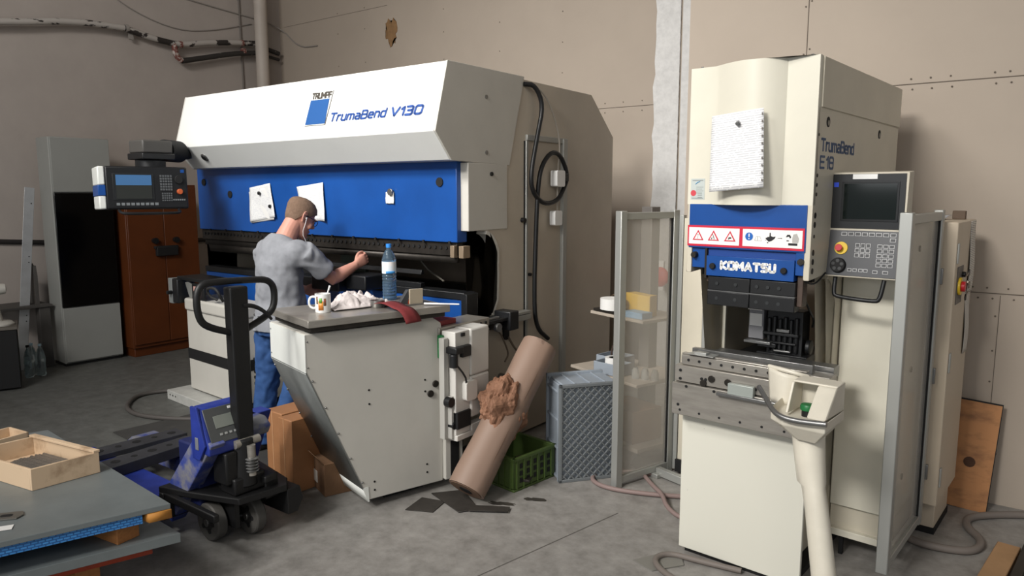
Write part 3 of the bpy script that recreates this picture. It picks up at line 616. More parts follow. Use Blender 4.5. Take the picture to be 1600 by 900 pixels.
# ------------------------------------------------------------------ things on the steel worktop
t = thing('mug', 'white mug with fruit picture and a spoon in it, on steel worktop', 'mug', TW(-.17, -.16, 1.14), R(-53))
MUGW = mat('mug_white', '#e4e4e2', .2)
MB().lathe([(0, 0), (.040, 0), (.0425, .004), (.0425, .103), (.040, .103), (.039, .01), (0, .008)], n=36).build('cup', MUGW, t)
MB().tube([(-.0, -.040, .085), (-.0, -.066, .086), (-.0, -.078, .062), (-.0, -.074, .032), (-.0, -.055, .020), (0, -.040, .024)], .0065, 10, 2).build('handle', MUGW, t)
def patch(mb, a0, a1, z0, z1, r=.0432, n=6):
    mb.sheet(lambda u, v: Vector((r * cos(R(a0 + (a1 - a0) * u)), r * sin(R(a0 + (a1 - a0) * u)), z0 + (z1 - z0) * v)), n, 1)
g = MB(); patch(g, -20, 18, .015, .065); g.build('print_basket', mat('print_orange', '#b8682a', .4, col2='#d59a40', vscale=60), t, solid=.0005)
g = MB(); patch(g, -14, 8, .055, .082, .0436); g.build('print_fruit', mat('print_green', '#5f9a38', .4), t, solid=.0005)
g = MB(); patch(g, 20, 38, .04, .08); g.build('print_flower', mat('print_red', '#8a3a35', .4, col2='#5c7a4a', vscale=70), t, solid=.0005)
g = MB(); patch(g, -38, -24, .05, .09, .0433); g.build('print_vine', mat('print_brown', '#7d4a38', .4, col2='#4f6a3c', vscale=70), t, solid=.0005)
o = MB().tube([(0, 0, 0), (.012, .018, .08), (.022, .035, .135)], lambda f: .0035 + .002 * (f > .9), 8).build('spoon', WPLAST); o.location = Vector(TW(-.17, -.16, 1.15)); tag(o, 'white plastic spoon sticking out of the mug', 'spoon')
# water bottle
t = thing('water_bottle', 'tall clear ribbed water bottle with blue cap on worktop', 'bottle', TW(-.36, .36, 1.14))
pr_ = [(0, .004), (.036, 0), (.043, .008)]
z = .012
while z < .15: pr_ += [(.043, z), (.0435, z + .008), (.0405, z + .013)]; z += .0185
pr_ += [(.0435, .165), (.0435, .24), (.042, .255), (.032, .285), (.018, .306), (.0145, .315), (.0145, .328), (0, .328)]
MB().lathe(pr_, n=32).build('bottle_body', mat('pet_blue', '#a9cbe6', .06, trans=.9, ior=1.25), t)
MB().lathe([(0, .006), (.039, .006), (.040, .12), (0, .12)], n=24).build('water', mat('water', '#8fb8dc', .03, trans=.92, ior=1.3), t)
MB().lathe([(.0440, .165), (.0440, .238), (.0436, .238), (.0436, .165)], n=32).build('bottle_label', mat('label_pale', '#b9d4e4', .4, col2='#e6dcd6', vscale=25), t)
g = MB(); patch(g, -70, 10, .165, .18, .0445, 8); g.build('label_band', mat('label_blue', '#3a86c4', .4), t, solid=.0005)
MB().lathe([(0, .345), (.016, .345), (.0165, .341), (.0165, .322), (0, .322)], n=24).build('bottle_cap', mat('cap_bright_blue', '#2d7fd0', .35), t)
# crumpled rag
def rag(u, v):
    x = (u - .5) * .40; y = (v - .5) * .22
    n = noise.fractal(Vector((x * 9, y * 11, .7)), .8, 2.1, 4); n2 = noise.noise(Vector((x * 22, y * 20, 4)))
    e = max(0, min(1, 4 * min(u, 1 - u))) * max(0, min(1, 4 * min(v, 1 - v)))
    z = .006 + e * (.026 + .034 * abs(noise.noise(Vector((x * 26, y * 24, 9)))) + .042 * n + .012 * n2 + .03 * max(0, sin(u * 5 - .6)))
    q = noise.noise_vector(Vector((x * 12, y * 12, 2))) * .02
    return Vector((x + q.x, y + q.y, max(.004, z)))
o = MB().sheet(rag, 60, 40).build('cleaning_rag', mat('rag_cloth', '#cfc6c4', .9, var=.2, vscale=14, bump=.3, bscale=80), solid=.003, ang=180); o.location = TW(-.24, .10, 1.142); o.rotation_euler = (0, 0, R(74)); tag(o, 'crumpled pale cloth rag between mug and water bottle', 'cloth')
t = thing('metal_dish', 'small round steel dish beside the rag', 'dish', TW(-.13, .155, 1.14))
MB().lathe([(0, 0), (.036, 0), (.041, .006), (.042, .042), (.040, .042), (.039, .008), (0, .006)], n=32).build('dish_body', STEEL, t)
def strip(u, v):
    y = (v - .5) * (.10 + .02 * u)
    if u < .5: return Vector((-.16 + u * .4, y + .0 * u, .008 + .02 * sin(u * 2 * pi)))
    k = (u - .5) * 2; return Vector((.04 + .075 * sin(k * 1.45), y + .03 * k, .008 - .09 * (1 - cos(k * 1.5))))
o = MB().sheet(strip, 20, 3).build('abrasive_strip', mat('abrasive_red', '#74282a', .85, var=.15, vscale=60), solid=.003); o.location = TW(-.0, .20, 1.147); o.rotation_euler = (0, 0, R(-15.3 + 14)); tag(o, 'dark red abrasive strip hanging over the worktop edge', 'strip')
t = thing('bending_square', 'beige angled steel stop block on the end of worktop', 'tool', TW(-.10, .39, 1.14), R(-15.3))
MB().box(.0, .012, -.045, .045, 0, .092).build('face_plate', mat('plate_beige', '#a89c88', .5, var=.1), t, .002)
MB().prism([(-.055, 0), (-.115, 0), (-.05, .088), (-.03, .088)], 'x', -.03, .0).build('gusset', mat('gusset_dark', '#3a3b3d', .5), t, .002)
MB().box(-.06, .0, -.05, -.01, .0, .03).build('orange_block', mat('tool_orange', '#a5492c', .5), t, .003)
MB().box(-.10, .04, -.16, .10, 0, .006).build('base_plate', STEEL, t, .001)
o = MB().cyl(TW(-.02, .40, 1.152), TW(.11, .56, 1.148), .006, .004, 10).build('white_rod', mat('rod_white', '#eceae6', .35)); tag(o, 'thin white rod sticking out past the end of worktop', 'rod')

# ------------------------------------------------------------------ papers on the ram with magnets
def sheetpaper(name, label, pts, y, m, curl=.012, grp=None, axis='y'):
    (a, b_, c_, d) = [Vector(q) for q in pts]  # tl tr br bl in (x,z)
    def f(u, v):
        p = a * (1 - u) * v + b_ * u * v + c_ * u * (1 - v) + d * (1 - u) * (1 - v)
        return Vector((p.x, y - .002 - curl * (abs(u - .5) * 2) ** 2 * (1.2 - v) - .003 * sin(u * 5 + v * 4) ** 2, p.y))
    o = MB().sheet(f, 12, 14).build(name, m, solid=.0008, ang=180); tag(o, label, 'paper', grp); return o
sheetpaper('paper_sheet', 'white paper pinned by two magnets on blue ram, left of the worker', [(-5.37, 1.835), (-5.09, 1.872), (-5.012, 1.60), (-5.355, 1.555)], 3.598, PAPER, .02)
sheetpaper('paper_sheet', 'second white sheet just under the left two-magnet sheet', [(-5.385, 1.80), (-5.12, 1.845), (-5.04, 1.58), (-5.365, 1.545)], 3.599, PAPERW, .01)
sheetpaper('paper_sheet', 'white paper pinned on blue ram behind the worker head', [(-4.747, 1.84), (-4.43, 1.872), (-4.40, 1.582), (-4.66, 1.582)], 3.598, PAPER, .02)
o = sheetpaper('sticky_note', 'small white note at the middle right of blue ram', [(-3.755, 1.80), (-3.675, 1.80), (-3.675, 1.72), (-3.755, 1.72)], 3.592, PAPERW, .002)
MG = mat('magnet_black', '#101012', .4)
for i, (x, z, l) in enumerate(((-5.225, 1.79, 'black magnet at top of the left paper on ram'), (-5.085, 1.685, 'black magnet at lower right of the left paper on ram'), (-4.55, 1.70, 'black magnet on the paper beside worker head'), (-3.70, 1.80, 'dark round magnet above the small note on ram'))):
    y = 3.585
    o = MB().cyl((x, y, z), (x, y - .014, z), .014 if i < 3 else .024, n=16).build('magnet', MG if i < 3 else STEEL, bevel=.002); tag(o, l, 'magnet')

# ================================================================== THE WORKER
def build_person():
    M_ = thing('person', 'man in grey t-shirt and blue jeans standing at the large press, right arm reaching out', 'person', (-4.22, 3.03, 0), 0)
    SK = mat('skin', '#c08a78', .55, var=.10, vscale=14, bump=.05, bscale=90)
    X, Y, Z = Vector((1, 0, 0)), Vector((0, 1, 0)), Vector((0, 0, 1))
    def limb(mb, pts, n=18):
        """pts: (x,y,z, ra, rb)  ra across (x), rb front-back"""
        P = [Vector(p[:3]) for p in pts]; rings = []
        for i, p in enumerate(P):
            t = (P[min(i + 1, len(P) - 1)] - P[max(i - 1, 0)]).normalized()
            u = X - t * X.dot(t)
            if u.length < .2: u = Z - t * Z.dot(t)
            u.normalize(); v = t.cross(u); rings.append((p, pts[i][3], pts[i][4], u, v))
        mb.loft(rings, n)
    yaw = R(-12); pitch = R(-27)
    HM = Matrix.Translation((.02, .165, 1.625)) @ Matrix.Scale(1.09, 4) @ Matrix.Rotation(yaw, 4, 'Z') @ Matrix.Rotation(pitch, 4, 'X')
    body = MB()
    # torso core, neck
    limb(body, [(0, -.02, .92, .15, .11), (0, -.02, 1.10, .15, .12), (0, .0, 1.30, .17, .11), (0, .03, 1.44, .14, .085), (.005, .055, 1.49, .075, .07), (.01, .085, 1.54, .066, .068), (.015, .115, 1.585, .064, .068), (.02, .14, 1.63, .06, .06)])
    # head: rings in head space (x right, y forward, z up)
    rings = []
    for z, a, b, cy, pw in ((-.125, .030, .030, .062, 2), (-.115, .045, .045, .045, 2), (-.095, .056, .066, .028, 2), (-.06, .066, .082, .010, 2), (-.02, .074, .092, .0, 2.1), (.02, .078, .098, -.002, 2.1), (.055, .079, .100, -.006, 2.1), (.085, .072, .092, -.010, 2), (.108, .054, .070, -.012, 2), (.121, .028, .036, -.012, 2), (.124, .008, .01, -.012, 2)):
        rings.append((HM @ Vector((0, cy, z)), a, b, HM.to_3x3() @ X, HM.to_3x3() @ Y))
    body.loft(rings, 28)
    # brow, nose, lips, chin, cheek
    body.ball(HM @ Vector((0, .092, .022)), .02, (2.1, .55, .5), M=HM.to_3x3())
    body.loft([(HM @ Vector((0, .090, .018)), .009, .008, HM.to_3x3() @ X, HM.to_3x3() @ Y), (HM @ Vector((0, .100, -.005)), .011, .011, HM.to_3x3() @ X, HM.to_3x3() @ Y), (HM @ Vector((0, .109, -.026)), .016, .014, HM.to_3x3() @ X, HM.to_3x3() @ Y), (HM @ Vector((0, .098, -.036)), .015, .010, HM.to_3x3() @ X, HM.to_3x3() @ Y)], 12)
    body.ball(HM @ Vector((0, .088, -.060)), .014, (1.6, .7, .45), M=HM.to_3x3())
    body.ball(HM @ Vector((0, .086, -.072)), .013, (1.5, .7, .5), M=HM.to_3x3())
    body.ball(HM @ Vector((0, .080, -.100)), .020, (1.2, .8, .8), M=HM.to_3x3())
    for s_ in (-1, 1): body.ball(HM @ Vector((s_ * .042, .062, -.03)), .024, (1, .8, 1), M=HM.to_3x3())
    # ears
    for s_ in (-1, 1):
        E3 = HM.to_3x3() @ Matrix.Rotation(s_ * R(18), 3, 'Z')
        body.tube([HM @ Vector((s_ * q[0], q[1], q[2])) for q in ((.074, .006, .02), (.086, -.006, .034), (.094, -.022, .030), (.094, -.026, .008), (.086, -.018, -.016), (.076, -.004, -.032))], .0065, 8, 1)
        body.ball(HM @ Vector((s_ * .080, -.008, .002)), .018, (.4, .8, 1.3), M=E3)
    # right arm: shoulder, elbow, wrist
    S = Vector((.20, .02, 1.40)); E_ = Vector((.255, .245, 1.205)); Wr = Vector((.285, .430, 1.288))
    limb(body, [(.12, .01, 1.38, .045, .05), (*S.lerp(E_, .06), .05, .052), (*S.lerp(E_, .4), .050, .052), (*S.lerp(E_, .8), .045, .047), (*E_, .043, .046), (*E_.lerp(Wr, .25), .045, .049), (*E_.lerp(Wr, .6), .037, .040), (*E_.lerp(Wr, .9), .028, .032), (*Wr, .026, .031)])
    # right hand: palm, closed fingers, thumb pinching a small part
    f = (Wr - E_).normalized(); up = (Z - f * Z.dot(f)).normalized(); sd = f.cross(up)
    def Hn(a, b, c): return Wr + f * a + up * b + sd * c      # along, up, to the right(+x)
    body.loft([(Hn(-.01, 0, 0), .028, .022, up, sd), (Hn(.03, .004, 0), .038, .019, up, sd), (Hn(.065, .006, 0), .042, .018, up, sd), (Hn(.085, .006, -.002), .040, .015, up, sd)], 16, 2.4)
    for k, (b0, L1) in enumerate(((.036, .036), (.014, .040), (-.008, .038), (-.028, .031))):
        q = [Hn(.075, b0, 0), Hn(.075 + L1 * .8, b0 * .95, -.004), Hn(.078 + L1 * .95, b0 * .9, -.026), Hn(.070 + L1 * .45, b0 * .9, -.042), Hn(.062, b0 * .9, -.036)]
        body.tube(q, .0088 if k < 3 else .0078, 10, 1)
    body.tube([Hn(.015, .030, -.006), Hn(.045, .056, -.014), Hn(.078, .060, -.022), Hn(.104, .050, -.026)], lambda q: .0115 - .003 * q, 10, 1)
    # left arm reaching to the die, hidden behind the trunk
    S2 = Vector((-.20, .02, 1.40)); E2 = Vector((-.25, .13, 1.15)); W2 = Vector((-.13, .30, 1.09))
    limb(body, [(-.12, .01, 1.38, .045, .05), (*S2.lerp(E2, .06), .05, .052), (*S2.lerp(E2, .5), .052, .054), (*E2, .043, .046), (*E2.lerp(W2, .3), .044, .048), (*E2.lerp(W2, .8), .031, .034), (*W2, .026, .031)])
    f2 = (W2 - E2).normalized(); u2 = (Z - f2 * Z.dot(f2)).normalized(); s2 = f2.cross(u2)
    def H2(a, b, c): return W2 + f2 * a + u2 * b + s2 * c
    body.loft([(H2(-.01, 0, 0), .028, .022, u2, s2), (H2(.04, 0, 0), .038, .019, u2, s2), (H2(.085, 0, 0), .040, .015, u2, s2)], 16, 2.4)
    for b0, L1 in ((.034, .066), (.012, .074), (-.010, .068), (-.030, .054)):
        body.tube([H2(.075, b0, 0), H2(.075 + L1 * .5, b0, .004), H2(.075 + L1 * .85, b0, .018), H2(.072 + L1, b0, .034)], .0085, 10, 1)
    body.tube([H2(.01, .028, .004), H2(.04, .052, .012), H2(.075, .060, .026)], .010, 10, 1)
    # legs (under the jeans)
    limb(body, [(.09, -.03, .93, .08, .09), (.10, -.01, .70, .07, .075), (.10, .02, .50, .055, .06), (.07, -.05, .30, .05, .055), (.05, -.09, .10, .035, .04), (.05, -.10, .05, .035, .05)])
    limb(body, [(-.09, -.03, .93, .08, .09), (-.10, -.05, .70, .07, .075), (-.10, -.06, .50, .055, .06), (-.11, -.09, .30, .05, .055), (-.11, -.10, .10, .035, .04), (-.11, -.10, .05, .035, .05)])
    bo = body.build('body', SK, M_, ang=180)
    rm = bo.modifiers.new('r', 'REMESH'); rm.mode = 'VOXEL'; rm.voxel_size = .0048; rm.use_smooth_shade = True
    sm = bo.modifiers.new('s', 'SMOOTH'); sm.factor = .5; sm.iterations = 3
    # buzz-cut hair: a cap following the skull, hairline above the ears and over the nape
    def hair(u, v):
        th = 2 * pi * u                                    # 0 = front
        zf = .062; zb = -.092; zs = .010
        c = cos(th); lo = (zf if c > 0 else zb) * abs(c) ** 1.3 + zs * (1 - abs(c) ** 1.3)
        if .15 < abs(sin(th)) and c < .35: lo += .012 * math.exp(-((c + .12) / .12) ** 2)
        z = lo + (.1235 - lo) * v
        T = ((-.06, .066, .082, .010), (-.02, .074, .092, .0), (.02, .078, .098, -.002), (.055, .079, .100, -.006), (.085, .072, .092, -.010), (.108, .054, .070, -.012), (.121, .028, .036, -.012), (.124, .006, .008, -.012))
        for a, b in zip(T, T[1:]):
            if z <= b[0] or b is T[-1]:
                k = max(0, min(1, (z - a[0]) / (b[0] - a[0]))); k2 = k
                ra, rb, cy = (a[i] + (b[i] - a[i]) * k2 for i in (1, 2, 3)); break
        o_ = .0012
        return HM @ Vector(((ra + o_) * sin(th), cy + (rb + o_) * cos(th), z + o_ * .6 * (v > .7)))
    MB().sheet(hair, 48, 18).build('hair', mat('hair_brown', '#7b6352', .9, var=.3, vscale=60, bump=.6, bscale=220), M_, solid=.003, ang=180)
    # glasses and earphone
    gl = MB()
    for s_ in (-1, 1):
        gl.tube([HM @ Vector((s_ * q[0], q[1], q[2])) for q in ((.070, .085, .010), (.082, .05, .012), (.084, .015, .012), (.085, -.012, .008), (.084, -.02, -.008))], .0028, 6, 1)
        gl.tube([HM @ Vector((s_ * .036 + .030 * cos(2 * pi * k / 20), .104 - .35 * (abs(s_ * .036 + .030 * cos(2 * pi * k / 20)) ** 1.0) * .35, .002 + .019 * sin(2 * pi * k / 20))) for k in range(20)], .0024, 6, closed=True)
    gl.tube([HM @ Vector((x, .110, .006)) for x in (-.008, 0, .008)], .002, 6)
    gl.build('glasses', mat('frame_dark_blue', '#141c2c', .3), M_)
    MB().tube([HM @ Vector((.090, .004, -.004)), HM @ Vector((.094, .008, -.03)), HM @ Vector((.080, .02, -.10)), (.10, .15, 1.46), (.08, .17, 1.40)], .0022, 6, 1).ball(HM @ Vector((.089, .003, -.002)), .007, n=10).build('earphone', WPLAST, M_)
    # t-shirt
    ts = MB()
    limb(ts, [(0, -.025, .85, .196, .168), (0, -.02, .93, .198, .168), (0, -.0, 1.05, .180, .160), (0, -.01, 1.18, .176, .152), (0, -.01, 1.30, .182, .145), (0, -.0, 1.385, .19, .132), (0, .012, 1.44, .165, .112), (.0, .035, 1.485, .100, .088)], 28)
    ts.ball(S + Vector((-.02, -.01, -.01)), .092, n=20)
    ts.ball(S + Vector((-.08, -.01, -.01)), .095, n=20)
    ts.ball(S2 + Vector((.04, 0, -.01)), .090, n=20)
    ts.loft([(S.lerp(E_, k) + Vector((.006, 0, .006)), r_, r_ * 1.02, Vector((1, 0, 0)), (E_ - S).cross(X)) for k, r_ in ((-.0, .088), (.25, .082), (.5, .078), (.72, .078))], 22)
    ts.loft([(Vector((-.12, .01, 1.40)), .075, .08, Y, Z)] + [(S2.lerp(E2, k), r_, r_ * 1.02, Vector((1, 0, 0)), (E2 - S2).cross(X)) for k, r_ in ((-.05, .082), (.25, .082), (.5, .078), (.72, .078))], 22)
    TS = mat('tshirt_grey', '#85878c', .9, var=.12, vscale=30, bump=.12, bscale=140)
    to = ts.build('t_shirt', TS, M_, ang=180)
    def cloth(o, vox, tex, st, size):
        rm = o.modifiers.new('r', 'REMESH'); rm.mode = 'VOXEL'; rm.voxel_size = vox; rm.use_smooth_shade = True
        sm = o.modifiers.new('s', 'SMOOTH'); sm.factor = .6; sm.iterations = 8
        t_ = bpy.data.textures.new(tex, 'MARBLE'); t_.noise_scale = size; t_.turbulence = 14; t_.marble_type = 'SOFT'
        d = o.modifiers.new('d', 'DISPLACE'); d.texture = t_; d.strength = st; d.mid_level = .5; d.texture_coords = 'LOCAL'
        sm = o.modifiers.new('s2', 'SMOOTH'); sm.factor = .5; sm.iterations = 2
    cloth(to, .008, 'folds', .013, .20)
    # jeans
    je = MB()
    limb(je, [(0, -.025, 1.00, .168, .130), (0, -.03, .90, .178, .138), (0, -.03, .83, .165, .135)], 24)
    limb(je, [(.088, -.03, .88, .095, .125), (.10, -.01, .70, .092, .098), (.10, .02, .52, .078, .084), (.08, -.03, .34, .072, .076), (.05, -.09, .16, .070, .075), (.05, -.10, .055, .072, .078)], 20)
    limb(je, [(-.088, -.03, .88, .095, .125), (-.10, -.05, .70, .092, .098), (-.10, -.06, .52, .078, .084), (-.11, -.09, .34, .072, .076), (-.11, -.10, .16, .070, .075), (-.11, -.10, .055, .072, .078)], 20)
    jo = je.build('jeans', mat('denim', '#20406f', .85, col2='#2f5284', vscale=7, bump=.1, bscale=160), M_, ang=180)
    cloth(jo, .008, 'jfolds', .010, .14)
    MB().tube([(.0 + .176 * cos(2 * pi * k / 30), -.028 + .138 * sin(2 * pi * k / 30), .965) for k in range(30)], .012, 6, closed=True).build('belt', BLACK, M_)
    for x, y in ((.05, -.08), (-.11, -.08)):
        MB().loft([(Vector((x, y - .09, .045)), .036, .043, X, Z), (Vector((x, y - .03, .055)), .043, .055, X, Z), (Vector((x, y + .06, .042)), .048, .042, X, Z), (Vector((x, y + .13, .032)), .046, .032, X, Z), (Vector((x, y + .165, .026)), .028, .024, X, Z)], 18, 2.5).build('shoe', mat('shoe_dark', '#2a2826', .7), M_)
    o = MB().box(-.012, .012, -.008, .008, -.004, .004).build('metal_part', STEEL, bevel=.001); o.location = Vector(M_.location) + Hn(.108, .032, -.026); tag(o, 'tiny metal part pinched in the worker right hand', 'part')
build_person()

# ------------------------------------------------------------------ dark mat, brown boxes under the table cabinet
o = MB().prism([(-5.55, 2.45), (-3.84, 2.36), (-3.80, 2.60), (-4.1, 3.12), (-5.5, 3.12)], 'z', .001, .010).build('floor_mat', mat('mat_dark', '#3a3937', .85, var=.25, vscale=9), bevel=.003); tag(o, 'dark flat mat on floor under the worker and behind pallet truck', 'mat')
OAK = mat('board_brown', '#a0714c', .55, var=.16, vscale=3, stretch=(1, 1, 4))
for i, (x0, x1, y, h, lab) in enumerate(((-3.83, -3.655, 2.60, .46, 'brown wooden box standing on end under cabinet, nearest the worker legs'), (-3.645, -3.51, 2.56, .455, 'brown wooden box standing on end under cabinet, beside the small carton'))):
    t = thing('wooden_box', lab, 'box', ((x0 + x1) / 2, y + .17, 0), R(-3), 'brown boxes under the table cabinet')
    wd = (x1 - x0) / 2
    MB().box(-wd, wd, -.17, .17, 0, h).build('box_body', OAK, t, .005)
    MB().box(-wd * .18, -wd * .12, -.173, -.168, .0, h).build('seam', mat('light_seam', '#c99f78', .6), t)
t = thing('cardboard_box', 'small torn brown cardboard carton with a white label under cabinet', 'box', (-3.39, 2.80, 0), R(-20))
CB = mat('cardboard', '#76583f', .9, var=.25, vscale=9)
MB().box(-.10, .10, -.13, .16, 0, .20).build('carton', CB, t, .003)
MB().sheet(lambda u, v: Vector((-.10 - .05 * v, -.13 + .29 * u, .2 + .07 * v + .01 * sin(u * 7))), 8, 4).build('flap', CB, t, solid=.004)
MB().sheet(lambda u, v: Vector((-.10 + .2 * u, -.13 - .04 * v, .2 + .05 * v)), 4, 4).build('flap', CB, t, solid=.004)
MB().box(-.09, -.02, -.134, -.129, .05, .12).build('carton_label', mat('label_white', '#bdb8b0', .8), t)

# ------------------------------------------------------------------ weighing pallet truck
t = thing('pallet_truck', 'blue weighing pallet truck with black handle and grey digital display', 'pallet truck', (-3.25, 2.075, 0))
def tb_(mb, name, m, bevel=0, parent=None): return mb.build(name, m, t if parent is None else parent, bevel)
PBK = mat('truck_black', '#141415', .5, var=.3, vscale=20)
tb_(MB().prism([(-.045, .46), (.045, .46), (.05, 1.33), (-.05, 1.33)], 'x', -.045, .02), 'tow_bar', PBK, .008)
lp = [(-.0, -.02, 1.095), (0, -.16, 1.145), (0, -.205, 1.19), (0, -.215, 1.30), (0, -.19, 1.355), (0, -.12, 1.365), (0, .12, 1.355), (0, .19, 1.345), (0, .225, 1.30), (0, .22, 1.20), (0, .17, 1.155), (0, .02, 1.095)]
tb_(MB().tube([(-.01, y, z) for _, y, z in lp], .0175, 12, 2), 'handle_loop', PBK)
tb_(MB().tube([(.015, .02, 1.235), (.03, .08, 1.225), (.04, .14, 1.18), (.04, .165, 1.145)], lambda f: .013 - .006 * f, 8, 2), 'release_lever', PBK)
tb_(MB().cyl((-.01, -.01, .30), (-.01, -.01, .55), .075, .06, 24).box(-.08, .05, -.10, .08, .27, .36).box(-.09, .03, -.13, -.06, .33, .50), 'pump_housing', PBK, .01)
g = MB()
for k in range(5): g.lathe([(.028, 0), (.036, .006), (.028, .012)], c=(.055, .0, .38 + k * .016), n=18)
tb_(g, 'pump_spring', STEEL)
tb_(MB().cyl((.055, 0, .36), (.055, 0, .52), .022, n=16).cyl((.02, -.07, .53), (.02, .07, .53), .022, n=14), 'pump_piston', STEELP)
tb_(MB().box(-.10, .09, .05, .12, .30, .34).box(-.04, .06, .07, .15, .2, .33), 'pivot_bracket', PBK, .008)
# steering wheels
for (x, y) in ((-.145, -.115), (-.05, .05)):
    wl = MB().lathe([(.03, -.03), (.06, -.028), (.075, -.022), (.078, .022), (.06, .028), (.03, .03)], n=32, M=Matrix.Rotation(R(90), 3, 'X') ).build('wheel', RUBBER, t, 0, loc=(x, y, .10))
    MB().lathe([(.074, -.029), (.094, -.029), (.10, -.022), (.10, .022), (.094, .029), (.074, .029)], n=40, M=Matrix.Rotation(R(90), 3, 'X')).build('tyre', mat('tyre_grey', '#4a4845', .7), wl)
    g = MB()
    for k in range(5):
        a = 2 * pi * k / 5; g.cyl((cos(a) * .048, -.0285, sin(a) * .048), (cos(a) * .048, -.031, sin(a) * .048), .014, n=12)
    split(g.build('wheel_recess', BLACKM, wl), 'wheel_recess')
    MB().cyl((0, -.04, 0), (0, .04, 0), .02, n=14).build('hub', STEEL, wl, .002)
tb_(MB().cyl((-.16, -.15, .10), (-.04, .09, .10), .012, n=10).box(-.14, .0, -.075, -.05, .08, .28), 'axle', PBK)
# cross head
tb_(MB().prism([(-.40, -.26), (-.20, -.20), (.08, -.10), (.12, .16), (.04, .22), (-.40, .30)], 'z', .235, .27), 'head_plate', PBK, .006)
tb_(MB().box(-.40, -.36, -.26, .30, .09, .24).box(-.40, .1, -.25, -.22, .20, .24).prism([(.16, .10), (.22, .10), (.26, .16), (.24, .24), (.16, .24)], 'x', -.3, .12), 'head_frame', PBK, .006)
# slanted blue frame
tb_(MB().prism([(-.56, .10), (-.40, .05), (.03, .56), (-.09, .62)], 'y', -.20, -.12), 'slanted_frame', BLUEDUST, .006)
tb_(MB().prism([(-.48, .10), (-.40, .10), (-.16, .60), (-.26, .60)], 'y', .13, .28), 'slanted_frame', BLUE2, .006)
tb_(MB().box(-.38, -.20, -.15, .20, .14, .50), 'body_block', mat('truck_navy', '#1a2250', .5), .01)
tb_(MB().prism([(-.30, .50), (-.08, .50), (-.05, .56), (-.1, .60), (-.30, .60)], 'y', -.10, .20), 'body_cap', BLUEDUST, .015)
for y0, dm in ((-.26, BLUE2), (.13, BLUEDUST)):
    f = MB().prism([(-.44, .10), (-.44, .205), (-1.50, .205), (-1.62, .13), (-1.62, .09), (-1.4, .09)], 'y', y0, y0 + .16).build('fork', dm, t, .008)
    MB().cyl((-1.48, y0 + .03, .045), (-1.48, y0 + .13, .045), .045, n=20).build('fork_roller', RUBBER, f)
# display
dp = MB().prism([(-.16, .50), (-.02, .50), (-.02, .56), (-.11, .755), (-.16, .775)], 'y', -.235, .05).build('display_box', BLUE2, t, .012); dp.scale = (.9, .86, .9); dp.location = (.03, -.0, .05)
nrm = Vector((.195, 0, .09)).normalized(); tz = Vector((-.09, 0, .195)).normalized()
DM = Matrix(((nrm.x, 0, tz.x, -.065), (nrm.y, 1, tz.y, -.0925), (nrm.z, 0, tz.z, .6575), (0, 0, 0, 1)))
MB().box(.0, .006, -.125, .125, -.10, .10, DM).build('display_plate', mat('display_grey', '#4a4c4c', .4), dp, .003)
MB().box(.006, .009, -.075, .085, -.02, .05, DM).build('display_screen', mat('lcd_grey', '#7a7f78', .25), dp, .001)
MB().box(.006, .008, .03, .09, .075, .09, DM).build('display_badge', WPLAST, dp)
g = MB()
for k in range(5): g.box(.006, .009, -.06 + k * .030, -.045 + k * .030, -.062, -.05, DM)
split(g.build('display_key', mat('key_pale', '#9a9c9a', .5), dp), 'display_key')
MB().prism([(-.17, .47), (-.10, .47), (-.04, .56), (-.11, .77), (-.17, .77)], 'y', -.25, -.235).build('side_plate', BLUE2, dp, .004)
MB().box(-.13, -.10, -.255, -.249, .53, .60).build('switch', mat('switch_grey', '#6d7078', .5), dp, .003)
# two dark perforated bars lying across the forks
for i, (xc, y0, y1, lab) in enumerate(((-4.52, 1.72, 2.42, 'dark steel bar with round holes across the forks, the farther one'), (-4.20, 1.66, 2.34, 'dark steel channel with holes across the forks, nearer the display'))):
    b = thing('perforated_bar', lab, 'bar', (xc, (y0 + y1) / 2, .206), R(-3 + 7 * i), 'steel bars lying on the truck forks')
    L2 = (y1 - y0) / 2; hgt = .035 + .03 * i
    MB().box(-.075, .075, -L2, L2, 0, hgt).build('bar_body', mat('bar_dark', '#45464a', .5, metal=.4, var=.3, vscale=8), b, .004)
    g = MB()
    for k in range(6): g.cyl((.0, -L2 + .08 + k * .11, hgt), (.0, -L2 + .08 + k * .11, hgt + .0015), .026 if k % 2 else .018, n=20)
    split(g.build('hole', BLACKM, b), 'hole')

# ------------------------------------------------------------------ stack of steel sheets at lower left
def off(p, q): return (p[0] + q[0], p[1] + q[1])
Cn = (-2.94, 1.51); LV = (-.31, -.95); BV = (-.998, .068)
quad = [Cn, off(Cn, (BV[0] * 1.5, BV[1] * 1.5)), (Cn[0] + BV[0] * 1.5 + LV[0] * 1.6, Cn[1] + BV[1] * 1.5 + LV[1] * 1.6), off(Cn, (LV[0] * 1.6, LV[1] * 1.6))]
SHEET = mat('sheet_steel_top', '#7c8384', .4, metal=.35, var=.2, vscale=4)
o = MB().prism(quad, 'z', .452, .475).build('steel_sheet_stack', SHEET, bevel=.002); tag(o, 'top pile of blue-grey steel sheets, wood box standing on it', 'steel sheets')
rim = [off(Cn, (BV[0] * .125 + .0, BV[1] * .125)), ] and [(x + (-.012 if i in (0, 3) else 0), y - (.012 if i in (0, 1) else 0)) for i, (x, y) in enumerate(quad)]
